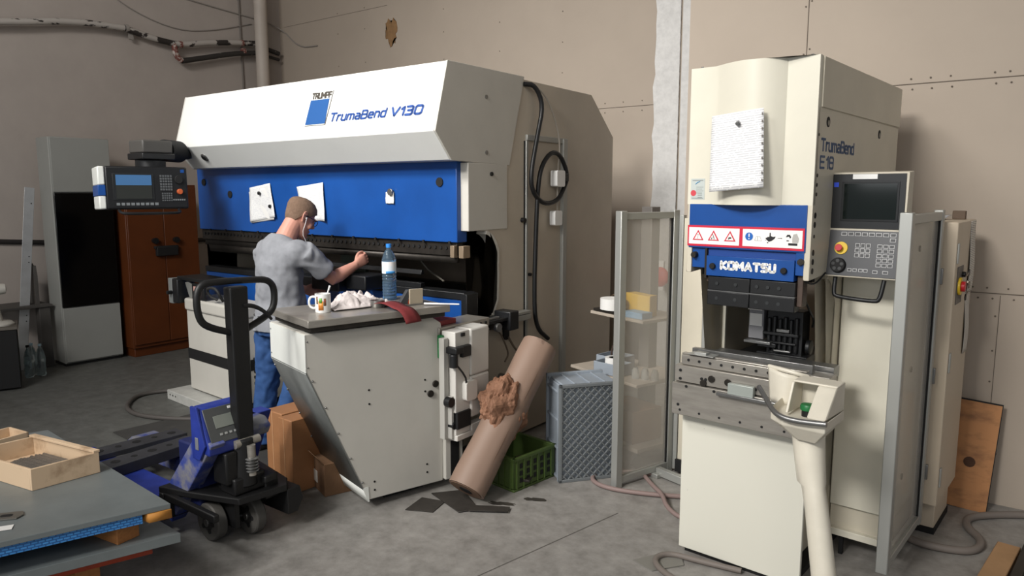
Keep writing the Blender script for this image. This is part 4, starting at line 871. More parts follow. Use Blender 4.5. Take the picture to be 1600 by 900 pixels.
def ribs():
    m = bpy.data.materials.new('blue_weave'); m.use_nodes = True; N = m.node_tree.nodes; L = m.node_tree.links; b = N['Principled BSDF']; b.inputs['Roughness'].default_value = .5
    tc = N.new('ShaderNodeTexCoord'); br = N.new('ShaderNodeTexBrick'); br.inputs['Scale'].default_value = 22; br.inputs['Color1'].default_value = lin('#3174b4'); br.inputs['Color2'].default_value = lin('#3d84c4'); br.inputs['Mortar'].default_value = lin('#1d4f86'); br.inputs['Mortar Size'].default_value = .05
    sp = N.new('ShaderNodeSeparateXYZ'); cb = N.new('ShaderNodeCombineXYZ'); L.new(tc.outputs['Object'], sp.inputs[0]); L.new(sp.outputs['Y'], cb.inputs['X']); L.new(sp.outputs['Z'], cb.inputs['Y']); L.new(cb.outputs[0], br.inputs['Vector']); L.new(br.outputs['Color'], b.inputs['Base Color']); return m
rim = [(rim[0][0] + BV[0] * .12, rim[0][1] + BV[1] * .12)] + rim[1:] + [(rim[0][0] + LV[0] * .095, rim[0][1] + LV[1] * .095), (rim[0][0] + LV[0] * .095 + BV[0] * .12, rim[0][1] + LV[1] * .095 + BV[1] * .12)]
o = MB().prism(rim, 'z', .412, .452).build('blue_pad', ribs()); tag(o, 'blue woven pad layer under the top pile of sheets', 'pad')
o = MB().prism([off(Cn, (-.0, .0)), off(Cn, (-.10, .005)), off(Cn, (-.125, -.09)), off(Cn, (-.027, -.085))], 'z', .4125, .451).build('corner_block', mat('orange_wood', '#b07834', .7, var=.1)); o.location.x = .006; tag(o, 'orange wooden corner piece at the end of the blue pad', 'wood block')
t = thing('wood_block', 'short squared timber block holding the sheet piles apart', 'wood block', (-3.13, 1.37, .3255), R(8))
MB().box(-.22, .075, -.05, .05, 0, .085).build('timber', mat('timber_block', '#a06a3a', .7, var=.25, vscale=14, stretch=(1, 5, 5)), t, .003)
Q2 = [(-2.945, 1.548), (-4.4, 1.60), (-4.8, .30), (-3.36, .30)]
o = MB().prism(Q2, 'z', .283, .325).build('steel_sheet_stack', SHEET, bevel=.002); tag(o, 'lower pile of grey steel sheets resting on red frame', 'steel sheets')
t = thing('red_trestle', 'red painted steel stand with wooden foot under lower sheets', 'stand', (-3.5, 1.0, 0))
RDP = mat('red_paint', '#a03a1c', .5, var=.25, vscale=8)
MB().prism([(.40, .50), (-.8, .50), (-.9, -.6), (.02, -.6)], 'z', .2, .282).build('top_frame', RDP, t, .005)
for (x, y) in ((.22, .28), (-.6, .3), (-.7, -.4), (.0, -.4)): MB().box(x - .05, x + .05, y - .05, y + .05, 0, .2).build('leg', RDP if x < 0.1 else MATS['timber_block'], t, .004)
# shallow wooden box on the sheets
t = thing('wooden_tray', 'open pale wooden box holding thin steel strips, on steel sheets', 'box', (-3.56, 1.21, .476), R(0))
PLY = mat('plywood_pale', '#c6ad90', .6, col2='#8a6e52', vscale=7, lo=.52, hi=.8)
ex = Vector((-.985, -.17, 0)).normalized() ; ey = Vector((.05, 1, 0)).normalized()
def BM(a, b, c, d, z0, z1): return [(ex * p + ey * q).to_tuple()[:2] for p, q in ((a, c), (b, c), (b, d), (a, d))], z0, z1
def wall_(name, a, b, c, d, z0, z1, par=t):
    P, z0, z1 = BM(a, b, c, d, z0, z1); return MB().prism(P, 'z', z0, z1).build(name, PLY, par, .002)
wall_('side_board', 0, .012, 0, .285, 0, .10); wall_('side_board', .50, .512, 0, .285, 0, .10)
wall_('end_board', .012, .50, 0, .012, 0, .10); wall_('end_board', .012, .50, .273, .285, 0, .108); wall_('bottom_board', .012, .50, .012, .273, 0, .012)
wall_('top_lip', .0, .512, .262, .29, .10, .112)
rg = random.Random(11)
FE = mat('strip_steel', '#85807a', .4, metal=.6, var=.35, vscale=30)
proto = MB().box(-.15, .15, -.004, .004, 0, .032).build('steel_strip', FE, bevel=.0008)
tag(proto, 'thin steel strips standing packed in the wooden box', 'metal strip', 'steel strips in the wooden box')
for k in range(22):
    o = proto if k == 0 else proto.copy()
    if k: COL.objects.link(o)
    o.location = Vector(t.location) + ex * (.22 + rg.uniform(-.012, .012)) + ey * (.028 + k * .0105) + Vector((0, 0, .0125)); o.rotation_euler = (R(rg.uniform(-2, 2)), 0, math.atan2(ex.y, ex.x) + R(rg.uniform(-.3, .3)))
o = MB().box(-.09, .09, -.1, -.09, 0, .07).box(-.09, .09, .09, .1, 0, .07).box(-.09, -.08, -.1, .1, 0, .07).box(.08, .09, -.1, .1, 0, .07).box(-.09, .09, -.1, .1, 0, .01).build('wooden_tray', PLY, bevel=.002); o.location = (-4.32, 1.34, .476); o.rotation_euler = (0, 0, R(8)); tag(o, 'corner of a second wooden box behind the one with strips', 'box')
t = thing('bracket_plate', 'small grey steel plate with an oblong hole at left edge', 'plate', (-3.36, 1.03, .476), R(52))
MB().prism([(-.10, -.035), (.06, -.035), (.075, .0), (.06, .035), (-.10, .035)], 'z', 0, .006).build('plate', mat('plate_grey', '#6d6b66', .4, metal=.6), t, .001)
MB().prism(rrect(-.01, .035, -.012, .012, .011), 'z', .006, .0072).build('plate_hole', BLACKM, t)
o = MB().box(-.05, .045, -.022, .022, 0, .0015).build('paper_slip', PAPERW); o.location = (-3.25, .98, .477); o.rotation_euler = (0, 0, R(60)); tag(o, 'small white paper slip lying beside the plate with a hole', 'paper')

# ------------------------------------------------------------------ big paper roll, crumpled paper, crates
t = thing('paper_roll', 'long brown cardboard roll leaning against the press side', 'roll', (0, 0, 0))
KRAFT = mat('kraft', '#836d5f', .55, col2='#54423a', vscale=3.0, lo=.60, hi=.68)
P0 = Vector((-2.604, 3.07, .088)); P1 = Vector((-2.572, 3.77, .823)); t.location = (P0.x, P0.y, 0)
dv = (P1 - P0).normalized(); uu = dv.orthogonal().normalized(); vv = dv.cross(uu)
g = MB(); rows = []
n = 40
for k in range(13):
    c_ = P0.lerp(P1, k / 12) - Vector(t.location); rr = .112 * (1 + .02 * sin(k * 1.3)); rows.append([g.b.verts.new(c_ + (uu * cos(2 * pi * i / n) + vv * sin(2 * pi * i / n)) * (rr + (.004 if i > n * .75 else .0))) for i in range(n)])
for a, b in zip(rows, rows[1:]):
    for i in range(n): g._f([a[i], a[(i + 1) % n], b[(i + 1) % n], b[i]])
g._f(rows[0][::-1]); g._f(rows[-1]); g.build('roll_body', KRAFT, t)
def loc_(p): return Vector(p) - Vector(t.location)
e1 = P0 - dv * .002
MB().cyl(loc_(P0 - dv * .001), loc_(P0 - dv * .004), .098, n=36).build('roll_end', mat('kraft_dark', '#6c5443', .8), t)
MB().cyl(loc_(P0 - dv * .003), loc_(P0 - dv * .007), .04, n=24).build('core_hole', BLACKM, t)
best = Vector((.94, -.3, .1)); best = (best - dv * best.dot(dv)).normalized()
MB().tube([loc_(P0.lerp(P1, .02) + best * .115), loc_(P0.lerp(P1, .98) + best * .115)], .0016, 5).build('wrap_edge', mat('kraft_edge', '#5f4a3b', .9), t)
rg = random.Random(4)
g = MB(); r_ = bmesh.ops.create_icosphere(g.b, subdivisions=5, radius=1)
for v in r_['verts']:
    p = v.co.copy(); n1 = abs(noise.noise(p * 1.7 + Vector((3, 1, 7)))); n2 = abs(noise.noise(p * 3.3 + Vector((8, 2, 1)))); n3 = abs(noise.noise(p * 6 + Vector((1, 5, 1))))
    f_ = .86 + .50 * n1 + .26 * n2 + .10 * n3
    v.co = Vector((p.x * .12 * f_, p.y * .175 * f_, p.z * .18 * f_))
tail = MB()
for f in g.b.faces: f.smooth = False
BAG = mat('paper_bag_brown', '#85604a', .8, var=.25, vscale=7)
o = g.build('crumpled_paper', BAG, ang=22); o.location = (-2.60, 3.44, .50); tag(o, 'ball of crumpled brown packing paper resting on cardboard roll', 'paper')
def tl(u, v): return Vector((.03 * sin(v * 7 + u * 4), -.02 + .10 * u + .03 * sin(v * 5), -.10 - .13 * v + .05 * u + .02 * sin(u * 9)))
c2 = MB().sheet(tl, 10, 10).build('paper_tail', BAG, o, solid=.002)
# grey crate standing on its end
t = thing('euro_crate', 'grey plastic crate standing on end with lattice base showing', 'crate', (-2.36, 3.63, 0), R(-5))
CG = mat('crate_grey', '#8b939c', .5, var=.12, vscale=4); CGD = mat('crate_grey_dark', '#666a6c', .6)
# local: x' width (right), y' depth, z up ; open side faces left/back, base lattice faces front-right
t.rotation_euler = (0, 0, R(-38)); t.location = (-2.34, 3.65, 0)
MB().box(-.26, 0, .02, .03, .0, .61).box(-.26, -.01, .03, .38, .60, .62).box(-.26, -.01, .03, .38, .0, .02).box(-.26, -.01, .37, .39, .0, .62).box(-.03, -.012, .02, .38, .0, .62).build('shell', CG, t, .006)
g = MB()
for z in (.01, .20, .38, .56): g.box(-.262, -.005, .005, .022, z, z + .014)
g.box(-.262, -.25, .0, .02, 0, .62).box(-.03, -.0, .0, .02, 0, .62)
for y in (.1, .2, .3): g.box(-.262, -.01, y, y + .012, .62, .63)
g.build('side_ribs', CG, t, .002)
MB().box(-.27, -.25, .0, .39, .60, .64).box(-.27, -.25, 0, .39, -.0, .03).build('rim', CG, t, .006)
g = MB()
g.box(-.012, .012, .0, .02, 0, .625).box(-.012, .012, .375, .395, 0, .625).box(-.012, .012, .0, .395, .605, .625).box(-.012, .012, .0, .395, 0, .02)
g.build('base_frame', CGD, t, .003)
g = MB()
def clip(p, q):
    return g.tube([(.004, p[0], p[1]), (.004, q[0], q[1])], .0055, 4)
W_, H_ = .375, .605; st = .05
k = -H_
while k < W_ + H_:
    # diagonals y - z = k  and y + z = k + H
    pts = []
    for (y, z) in ((k + .02, .02), (k + H_, H_)):
        pts.append([y, z])
    (y0, z0), (y1, z1) = pts
    def cl(y0, z0, y1, z1):
        s_ = (z1 - z0) / (y1 - y0)
        a, b = max(min(y0, y1), .02), min(max(y0, y1), W_)
        if a >= b: return None
        return (a, z0 + s_ * (a - y0)), (b, z0 + s_ * (b - y0))
    for seg_ in (cl(y0, z0, y1, z1), cl(k + H_, .02, k + .02, H_)):
        if seg_: clip(*seg_)
    k += st
g.build('base_lattice', CGD, t)
MB().box(-.10, -.08, .06, .34, .04, .58).build('crate_floor', CGD, t)
# green crate
t = thing('green_crate', 'low green plastic crate with scrap between roll and grey crate', 'crate', (-2.62, 3.38, 0), R(-8))
GC = mat('crate_green', '#46592a', .5, var=.15, vscale=6)
MB().box(-.22, .15, 0, .012, .02, .20).box(-.22, .15, .36, .372, .02, .20).box(-.22, -.208, 0, .37, .02, .20).box(.138, .15, 0, .37, .02, .20).box(-.22, .15, 0, .37, .0, .015).build('shell', GC, t, .004)
g = MB().box(-.23, .16, -.01, .012, .195, .215).box(-.23, .16, .36, .382, .195, .215).box(-.23, -.208, -.01, .38, .195, .215).box(.138, .16, -.01, .38, .195, .215)
g.build('rim', GC, t, .003)
g = MB()
for k in range(7): g.box(-.21 + k * .055, -.202 + k * .055, -.006, .0, .02, .195)
for k in range(6): g.box(.15, .157, .02 + k * .062, .028 + k * .062, .02, .195)
g.build('ribs', GC, t)
g = MB()
for k in range(5):
    for j in range(3): g.box(.1505, .1525, .05 + k * .062, .075 + k * .062, .05 + j * .045, .08 + j * .045)
split(g.build('slot', BLACKM, t), 'slot')
rg = random.Random(8)
for k in range(7):
    o = MB().box(-.06, .06, -.02, .02, 0, .015).build('scrap_piece', DSTEEL, bevel=.002); o.location = (-2.58 + rg.uniform(-.09, .12), 3.55 + rg.uniform(-.09, .09), .016 + k * .017); o.rotation_euler = (0, 0, rg.uniform(0, 3)); tag(o, 'dark steel offcuts lying in the green crate', 'scrap', 'offcuts in the green crate')
# steel plates and stains on the floor
FP = mat('floor_plate_dark', '#37332f', .6, var=.35, vscale=18)
for ip, (P, lab) in enumerate((([(-2.83, 2.80), (-2.68, 2.87), (-2.72, 3.02), (-2.87, 2.98)], 'thin dark plate on floor in front of table cabinet corner'), ([(-2.86, 3.05), (-2.56, 2.95), (-2.49, 3.05), (-2.74, 3.2)], 'dark floor plate under the lower end of the cardboard roll'), ([(-2.52, 2.99), (-2.33, 3.11), (-2.36, 3.17), (-2.55, 3.06)], 'small rusty dark plate right of the cardboard roll'))):
    o = MB().prism(P, 'z', .001 + ip * .0045, .005 + ip * .0045).build('floor_plate', FP); tag(o, lab, 'floor plate')
o = MB().prism([(-1.52, 3.06), (-1.40, 3.02), (-1.30, 3.16), (-1.36, 3.26), (-1.44, 3.2)], 'z', .001, .006).build('floor_plate', mat('floor_plate_grey', '#77756f', .5)); tag(o, 'grey steel shim plate on floor left of the small press foot', 'floor plate')

# ------------------------------------------------------------------ shelf cart between the machines
t = thing('shelf_cart', 'grey three-level shelf cart behind the left guard screen', 'cart', (-2.30, 4.35, 0), R(-20))
SG = mat('shelf_beige', '#a59b8e', .5, var=.1); CGY = mat('cart_column', '#605c58', .5)
MB().box(-.05, .05, .22, .30, .14, 1.7).build('column', CGY, t, .004)
MB().box(-.20, .32, -.10, .30, .965, .985).build('shelf', SG, t, .003)
MB().box(-.34, .34, -.16, .34, .56, .58).build('shelf', SG, t, .003)
MB().box(-.30, .34, -.14, .34, .12, .15).build('shelf', SG, t, .003)
for x in (-.25, .29):
    for y in (-.1, .28): MB().cyl((x - .012, y, .045), (x + .012, y, .045), .045, n=20).cyl((x, y, .045), (x, y, .12), .012, n=8).build('castor', RUBBER, t)
def CW(x, y, z):
    a = R(20); return (-2.30 + x * cos(a) + y * sin(a), 4.35 - x * sin(a) + y * cos(a), z)
def onc(name, lab, cat, mb, m, x, y, z, rz=0, bevel=.002, **k):
    o = mb.build(name, m, bevel=bevel, **k); o.location = CW(x, y, z); o.rotation_euler = (0, 0, R(rz)); tag(o, lab, cat); return o
onc('label_roll', 'white label roll on the cart upper shelf', 'roll', MB().lathe([(.02, 0), (.085, 0), (.085, .075), (.02, .075)], n=32), PAPERW, -.06, -.02, 1.006, bevel=0)
onc('small_tray', 'dark flat tray under the white label roll', 'tray', MB().box(-.12, .14, -.06, .08, 0, .02), DSTEEL, -.06, -.03, .986, -20)
onc('yellow_box', 'yellow and white carton behind the label roll', 'box', MB().box(-.07, .07, -.04, .04, 0, .13), mat('carton_yellow', '#d0a81c', .6, var=.2, vscale=20), .03, .12, .986, -25)
onc('yellow_box', 'plain yellow carton seen through the guard screen', 'box', MB().box(-.05, .05, -.04, .04, 0, .14), mat('carton_plain_yellow', '#c9a545', .6), .19, .06, .986, -10)
onc('blue_box', 'pale blue flat box on the upper shelf behind the screen', 'box', MB().box(-.08, .08, -.05, .05, 0, .04), mat('box_paleblue', '#7d9cb4', .6), .20, -.03, .986, -15)
onc('wire_clip', 'small dark metal clip standing at left of upper shelf', 'clip', MB().tube([(-.02, 0, 0), (-.02, 0, .09), (-.005, 0, .10), (.01, 0, .09), (.01, 0, .02)], .004, 6), mat('clip_brown', '#5d4b38', .5), -.16, .08, .986, bevel=0)
onc('grey_bin', 'grey plastic parts bin at the left of middle shelf', 'bin', MB().box(-.10, .10, -.09, -.085, 0, .09).box(-.10, .10, .085, .09, 0, .09).box(-.10, -.095, -.09, .09, 0, .09).box(.095, .1, -.09, .09, 0, .09).box(-.1, .1, -.09, .09, 0, .005), CG, -.10, .05, .581, -10)
onc('grey_bin', 'second grey parts bin in front on middle shelf', 'bin', MB().box(-.11, .11, -.07, -.065, 0, .08).box(-.11, .11, .065, .07, 0, .08).box(-.11, -.105, -.07, .07, 0, .08).box(.105, .11, -.07, .07, 0, .08).box(-.11, .11, -.07, .07, 0, .005), CG, .02, -.08, .581, -10)
onc('tape_roll', 'white tape roll with blue core leaning in the bin', 'tape', MB().m(0).lathe([(.03, 0), (.055, 0), (.055, .045), (.03, .045)], n=28).m(1).lathe([(.026, 0), (.03, 0), (.03, .045), (.026, .045)], n=28), [PAPERW, mat('core_blue', '#2c5e9e', .5)], .0, -.06, .64, bevel=0)
for i, (x, y) in enumerate(((-.14, .05), (-.10, .07))):
    onc('pliers', ['dark tool grip standing in left bin, leftmost', 'dark tool grip standing in left bin, next to the leftmost'][i], 'tool', MB().tube([(0, 0, 0), (0, .0, .09), (.01, 0, .14)], .008, 8), mat('grip_brown', '#3c2f28', .6), x, y, .588, bevel=0)
for i, x in enumerate((.20, .26, .32)):
    onc('glass_jar', ['small clear jar on middle shelf, nearest the guard post', 'small clear jar in the middle of three on the shelf', 'small clear jar at right end of middle shelf'][i], 'jar', MB().lathe([(0, 0), (.025, 0), (.025, .05), (.018, .06), (.018, .07), (0, .07)], n=16), mat('jar_clear', '#cfd2cf', .1, trans=.7), x, -.04 + .03 * i, .581, bevel=0)
t = thing('wooden_crate', 'brown carton on the lowest cart level behind screen', 'box', CW(.10, .02, .151), R(-20))
MB().box(-.17, .16, -.13, .13, 0, .22).build('crate_body', mat('crate_wood', '#8a6a50', .7, var=.15), t, .004)
t = thing('wall_phone', 'red emergency device on white column seen through left screen', 'device', (-2.76, 5.95, 1.05))
MB().ball((0, 0, 0), .085, (1, .5, 1.05), n=20).build('red_body', RED, t)
MB().box(-.03, .03, .0, .035, -.12, .14).build('mount', WPLAST, t, .004)

rg = random.Random(21)
OIL = mat('oil_dark', '#3d3935', .35, var=.2, vscale=20)
for (x, y, a, b, lab) in ((-2.44, 3.20, .07, .03, 'dark oil stain on the floor beside the small rusty plate'), (-2.32, 3.36, .06, .03, 'small dark oil stain on floor in front of grey crate')):
    P = [(x + a * cos(2 * pi * k / 22) * (1 + rg.uniform(-.25, .25)) + .3 * b * sin(2 * pi * k / 22), y + b * sin(2 * pi * k / 22) * (1 + rg.uniform(-.2, .2)) + .4 * a * cos(2 * pi * k / 22)) for k in range(22)]
    o = MB().prism(P, 'z', .0004, .0012).build('oil_stain', OIL); tag(o, lab, 'stain')

# ================================================================== PRESS BRAKE, SMALL
EZ = R(-4); E0 = (-1.383, 3.283, 0)
def EW(x, y, z=0):
    a = R(4); return (E0[0] + x * cos(a) + y * sin(a), E0[1] - x * sin(a) + y * cos(a), z)
e = thing('press_brake', 'small cream bending press with blue ram and tall bulging hood', 'machine', E0, EZ)
CR = mat('machine_cream', '#d3cfc0', .4, var=.07, vscale=3)
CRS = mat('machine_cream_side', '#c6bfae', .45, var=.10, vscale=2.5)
def sp(mb, name, m, bevel=0, parent=None, **k): return mb.build(name, m, parent or e, bevel, **k)
# base
SPK = mat('cream_speckled', '#d0cec2', .42, col2='#77736a', vscale=38, lo=.70, hi=.74)
sp(MB().box(0, .60, 0, .02, .03, .74), 'base_front', SPK, .003)
sp(MB().box(.01, .57, .02, .60, .35, .74).box(.01, .5, .05, .6, .03, .35), 'base_body', CRS, .003)
sp(MB().box(.02, .56, .03, .9, 0, .03), 'base_plinth', BLACKM)
# steel table
sp(MB().box(-.015, .66, -.09, .06, .74, .895), 'table_plate', STEELP, .003)
sp(MB().box(-.01, .62, -.075, .08, .90, .978), 'table_beam', STEELP, .003)
sp(MB().box(.012, .52, -.055, .0, .98, 1.028).box(.012, .68, .0, .10, .97, 1.01).box(.012, .6, -.05, -.02, 1.028, 1.036), 'die_holder', STEELP, .003)
sp(MB().box(.03, .60, .02, .05, 1.01, 1.05).box(.1, .66, .12, .20, .98, 1.03), 'lower_die', STEEL, .002)
g = MB()
for k in range(9): g.cyl((.05 + k * .055, -.055, 1.005), (.05 + k * .055, -.058, 1.005), .0065, n=10)
for k in range(6): g.cyl((.03 + k * .1, -.09, .765), (.03 + k * .1, -.093, .765), .0055, n=10)
for x, z in ((.02, .955), (.02, .915), (.13, .93), (.15, .93), (.29, .925), (.31, .925), (.39, .925), (.06, .885), (.20, .885), (.02, .79)): g.cyl((x, -.075 if z > .9 else -.09, z), (x, -.079 if z > .9 else -.093, z), .007, n=10)
split(sp(g, 'table_hole', BLACKM), 'table_hole')
for x, z in ((.18, .938), (.26, .935), (.475, .93), (.14, .912)):
    sp(MB().cyl((x, -.075, z), (x, -.083, z), .016, n=20).cyl((x, -.083, z), (x, -.084, z), .009, n=6), 'table_bolt', DSTEEL, .001)
sp(MB().box(.27, .39, -.105, -.08, .885, .94), 'table_clamp', mat('clamp_pale', '#9fa5a0', .4, metal=.3), .003)
sp(MB().box(.22, .60, -.115, -.085, .875, .892), 'front_ledge', STEEL, .003)
sp(MB().box(.08, .14, -.06, -.02, 1.036, 1.05).box(.05, .18, -.07, -.0, 1.036, 1.04), 'loose_bracket', ALU, .002)
# side frames, C shaped
def cprof(yb):
    return [(.02, 1.745), (.02, 2.365), (1.35, 2.365), (1.35, .05), (1.05, .05), (1.05, .90), (.90, .95), (.36, .93), (.36, 1.0), (.40, 1.10)] + arc(.22, 1.26, .18, 0, 90, 8) + [(.02, 1.44)]
side_r = [(.0, 1.42), (.0, 1.745), (.015, 1.745), (.015, 2.155), (1.35, 2.15), (1.35, .12), (.46, .12), (.46, .35), (.35, .35), (.35, .74), (.40, .90), (.40, 1.23)] + arc(.22, 1.25, .18, 0, 90, 8)
sp(MB().prism(side_r, 'x', .545, .57), 'side_frame', CRS, .003)
sp(MB().prism(side_r, 'x', -.005, .02), 'side_frame', CRS, .003)
sp(MB().prism([(.385, .74), (.405, .90), (.405, 1.23)] + arc(.22, 1.25, .185, 0, 80, 8) + arc(.22, 1.25, .16, 80, 0, 8) + [(.38, .92), (.36, .74)], 'x', .50, .573), 'throat_edge', CRS)
sp(MB().box(.02, .17, 1.0, 1.02, .75, 1.75), 'rear_panel', DKBROWN)
sp(MB().box(-.36, -.10, 1.0, 1.05, .35, 1.64), 'rear_panel', CRS, .003)
sp(MB().box(-.022, .002, .378, .40, .93, 1.42).box(.010, .034, .378, .40, .93, 1.42), 'throat_edge', CR, .003)
g = MB().box(-.085, -.055, .96, 1.0, .1, 1.64).box(-.04, -.01, .96, 1.0, .1, 1.64)
sp(g, 'rear_rail', ALU, .004)
sp(MB().box(.02, .545, .05, 1.3, 1.55, 1.74), 'inner_housing', CRS)
sp(MB().box(.02, .545, .12, .16, 1.40, 1.56), 'guide_plate', BLACKM)
# hood with bulging front
chord = [(.113, 0)] + [(.113 + .324 * k / 12, -.072 * sin(pi * (k / 12) ** 1.15) ** .85 if 0 < k < 12 else 0) for k in range(1, 12)] + [(.437, 0)]
sp(MB().prism([(-.01, 0)] + chord + [(.57, 0), (.57, .03), (-.01, .03)], 'z', 1.742, 2.365), 'hood_front', CR, .0015)
sp(MB().box(-.01, .57, .03, 1.35, 2.15, 2.365), 'hood_top', CRS, .003)
sp(MB().box(.568, .576, .04, 1.355, 2.155, 2.362), 'hood_side_cover', CRS, .002)
sp(MB().box(-.01, .545, .03, .06, 1.745, 2.15), 'hood_inner', CRS)
sp(MB().cyl((.02, .05, 2.365), (.02, .05, 2.378), .006, n=8).cyl((.52, .05, 2.365), (.52, .05, 2.378), .006, n=8), 'hood_screw', STEEL)
for (y, z) in ((.14, 2.10), (.965, 2.095)):
    sp(MB().cyl((.569, y, z), (.572, y, z), .022, n=24), 'lifting_hole', BLACKM)
    sp(MB().cyl((.5715, y + .004, z - .004), (.5725, y + .004, z - .004), .012, n=20), 'lifting_hole_inner', mat('hole_light', '#8f8a7e', .6))
g = MB()
for z in (1.87, 1.83, 1.79, 1.70, 1.66, 1.61, 1.54, 1.50, 1.46): g.cyl((.57, .035, z), (.572, .035, z), .008 if int(z * 100) % 2 else .013, n=14)
g.cyl((.57, .03, 2.04), (.572, .03, 2.04), .006, n=8)
split(sp(g, 'frame_hole', DSTEEL), 'frame_hole')
LBS = mat('lettering_navy', '#2b4a72', .5)
signwriting('lettering', 'TrumaBend', .058, .475, .0108, LBS, e, (.5705, .062, 1.972), SIDE, gap=.24)
signwriting('lettering', 'E', .058, .062, .010, LBS, e, (.5705, .058, 1.898), SIDE)
signwriting('lettering', '18', .058, .100, .010, LBS, e, (.5705, .142, 1.898), SIDE)
# upper blue ram with warning strip
sp(MB().box(.005, .55, -.004, .06, 1.54, 1.744), 'ram_upper', BLUE, .002)
RS = mat('sign_red', '#c0223c', .45); SW_ = mat('sign_white', '#e6e4e0', .45); SK_ = mat('sign_black', '#1c1c1e', .5); SBL = mat('sign_blue', '#1c5fae', .45)
sg = sp(MB().box(.0, .545, -.007, -.004, 1.548, 1.645), 'warning_sign', RS)
MB().box(.008, .256, -.0085, -.007, 1.558, 1.635).build('sign_field', SW_, sg)
MB().box(.272, .537, -.0085, -.007, 1.558, 1.635).build('sign_field', SW_, sg)
def tri(cx, cz, r0, mb, y0, y1):
    mb.prism([(cx - r0, cz - r0 * .58), (cx + r0, cz - r0 * .58), (cx, cz + r0 * 1.15)], 'y', y0, y1)
for i, cx in enumerate((.055, .132, .212)):
    g = MB(); tri(cx, 1.592, .028, g, -.0095, -.0085); ws = g.build('warning_triangle', RS, sg)
    g = MB(); tri(cx, 1.5915, .019, g, -.0102, -.0095); g.build('triangle_field', SW_, sg)
    g = MB()
    if i == 0: g.tube([(cx - .004, -.0105, 1.582), (cx + .001, -.0105, 1.597)], .0007, 4).box(cx - .003, cx + .003, -.0108, -.0102, 1.599, 1.602)
    elif i == 1: g.tube([(cx - .005, -.0105, 1.608), (cx + .002, -.0105, 1.592), (cx + .005, -.0105, 1.582)], .0017, 4).tube([(cx, -.0105, 1.595), (cx - .006, -.0105, 1.584)], .001, 4).box(cx - .011, cx - .007, -.0108, -.0102, 1.582, 1.59)
    else: g.box(cx - .006, cx + .007, -.0108, -.0102, 1.588, 1.595).box(cx - .008, cx - .002, -.0108, -.0102, 1.585, 1.589)
    g.build('triangle_symbol', SK_, sg)
MB().cyl((.302, -.0085, 1.602), (.302, -.0098, 1.602), .018, n=32).build('mandatory_disc', SBL, sg)
MB().box(.2995, .3045, -.0106, -.0098, 1.600, 1.615).box(.2997, .3043, -.0106, -.0098, 1.590, 1.595).build('exclamation_mark', SW_, sg)
MB().tube([(.328, -.009, 1.585), (.334, -.009, 1.603), (.352, -.009, 1.603), (.360, -.009, 1.585), (.328, -.009, 1.585)], .0006, 4).tube([(.341, -.009, 1.585), (.341, -.009, 1.603)], .0006, 4).build('die_outline', SK_, sg)
MB().prism([(.382, 1.590), (.392, 1.582), (.404, 1.586), (.418, 1.597), (.421, 1.606), (.410, 1.604), (.400, 1.608), (.399, 1.622), (.395, 1.622), (.394, 1.604), (.386, 1.603), (.382, 1.600), (.376, 1.598), (.384, 1.596)], 'y', -.0095, -.0085).box(.384, .39, -.0095, -.0085, 1.576, 1.58).box(.375, .38, -.0095, -.0085, 1.588, 1.59).build('hand_symbol', SK_, sg)
MB().box(.430, .446, -.0095, -.0085, 1.5985, 1.600).prism([(.446, 1.5965), (.451, 1.5992), (.446, 1.602)], 'y', -.0095, -.0085).build('arrow_symbol', SK_, sg)
MB().box(.478, .517, -.0095, -.0085, 1.570, 1.580).box(.470, .48, -.0095, -.0085, 1.588, 1.592).prism([(.466, 1.605), (.472, 1.616), (.484, 1.616), (.489, 1.606), (.485, 1.600), (.480, 1.608), (.472, 1.606)], 'y', -.0095, -.0085).build('machine_symbol', SK_, sg)
MB().prism([(.495, 1.582), (.52, 1.582), (.523, 1.60), (.513, 1.622), (.498, 1.618), (.494, 1.60)], 'y', -.0092, -.0085).build('machine_symbol_body', mat('sign_grey', '#a8a6a2', .5), sg)
# lower ram block
kb = sp(MB().box(.10, .508, -.006, .05, 1.412, 1.505), 'ram_block', BLUE, .002)
sp(MB().box(.10, .508, .012, .05, 1.505, 1.545), 'ram_recess', mat('blue_recess', '#0e3a80', .5))
split(sp(MB().box(.018, .088, .010, .05, 1.445, 1.54).box(.51, .545, .0, .05, 1.44, 1.54), 'ram_lug', BLUE, .002), 'ram_lug')
sp(MB().box(.088, .098, .0, .05, 1.40, 1.545), 'guide_strip', DSTEEL)
KW = mat('lettering_white', '#ecebe8', .45)
signwriting('lettering', 'KOMATSU', .044, .262, .0122, KW, kb, (.168, -.0062, 1.4425), FRONT, gap=.36)
for x in (.133, .465): sp(MB().cyl((x, -.006, 1.458), (x, -.020, 1.458), .014, n=22), 'ram_bolt', BLACKM, .003)
for x, z in ((.035, 1.505), (.533, 1.50)): sp(MB().cyl((x, .01, z), (x, -.014, z), .016, .013, n=20).cyl((x, -.014, z), (x, -.015, z), .007, n=14), 'ram_pin', DSTEEL, .001)
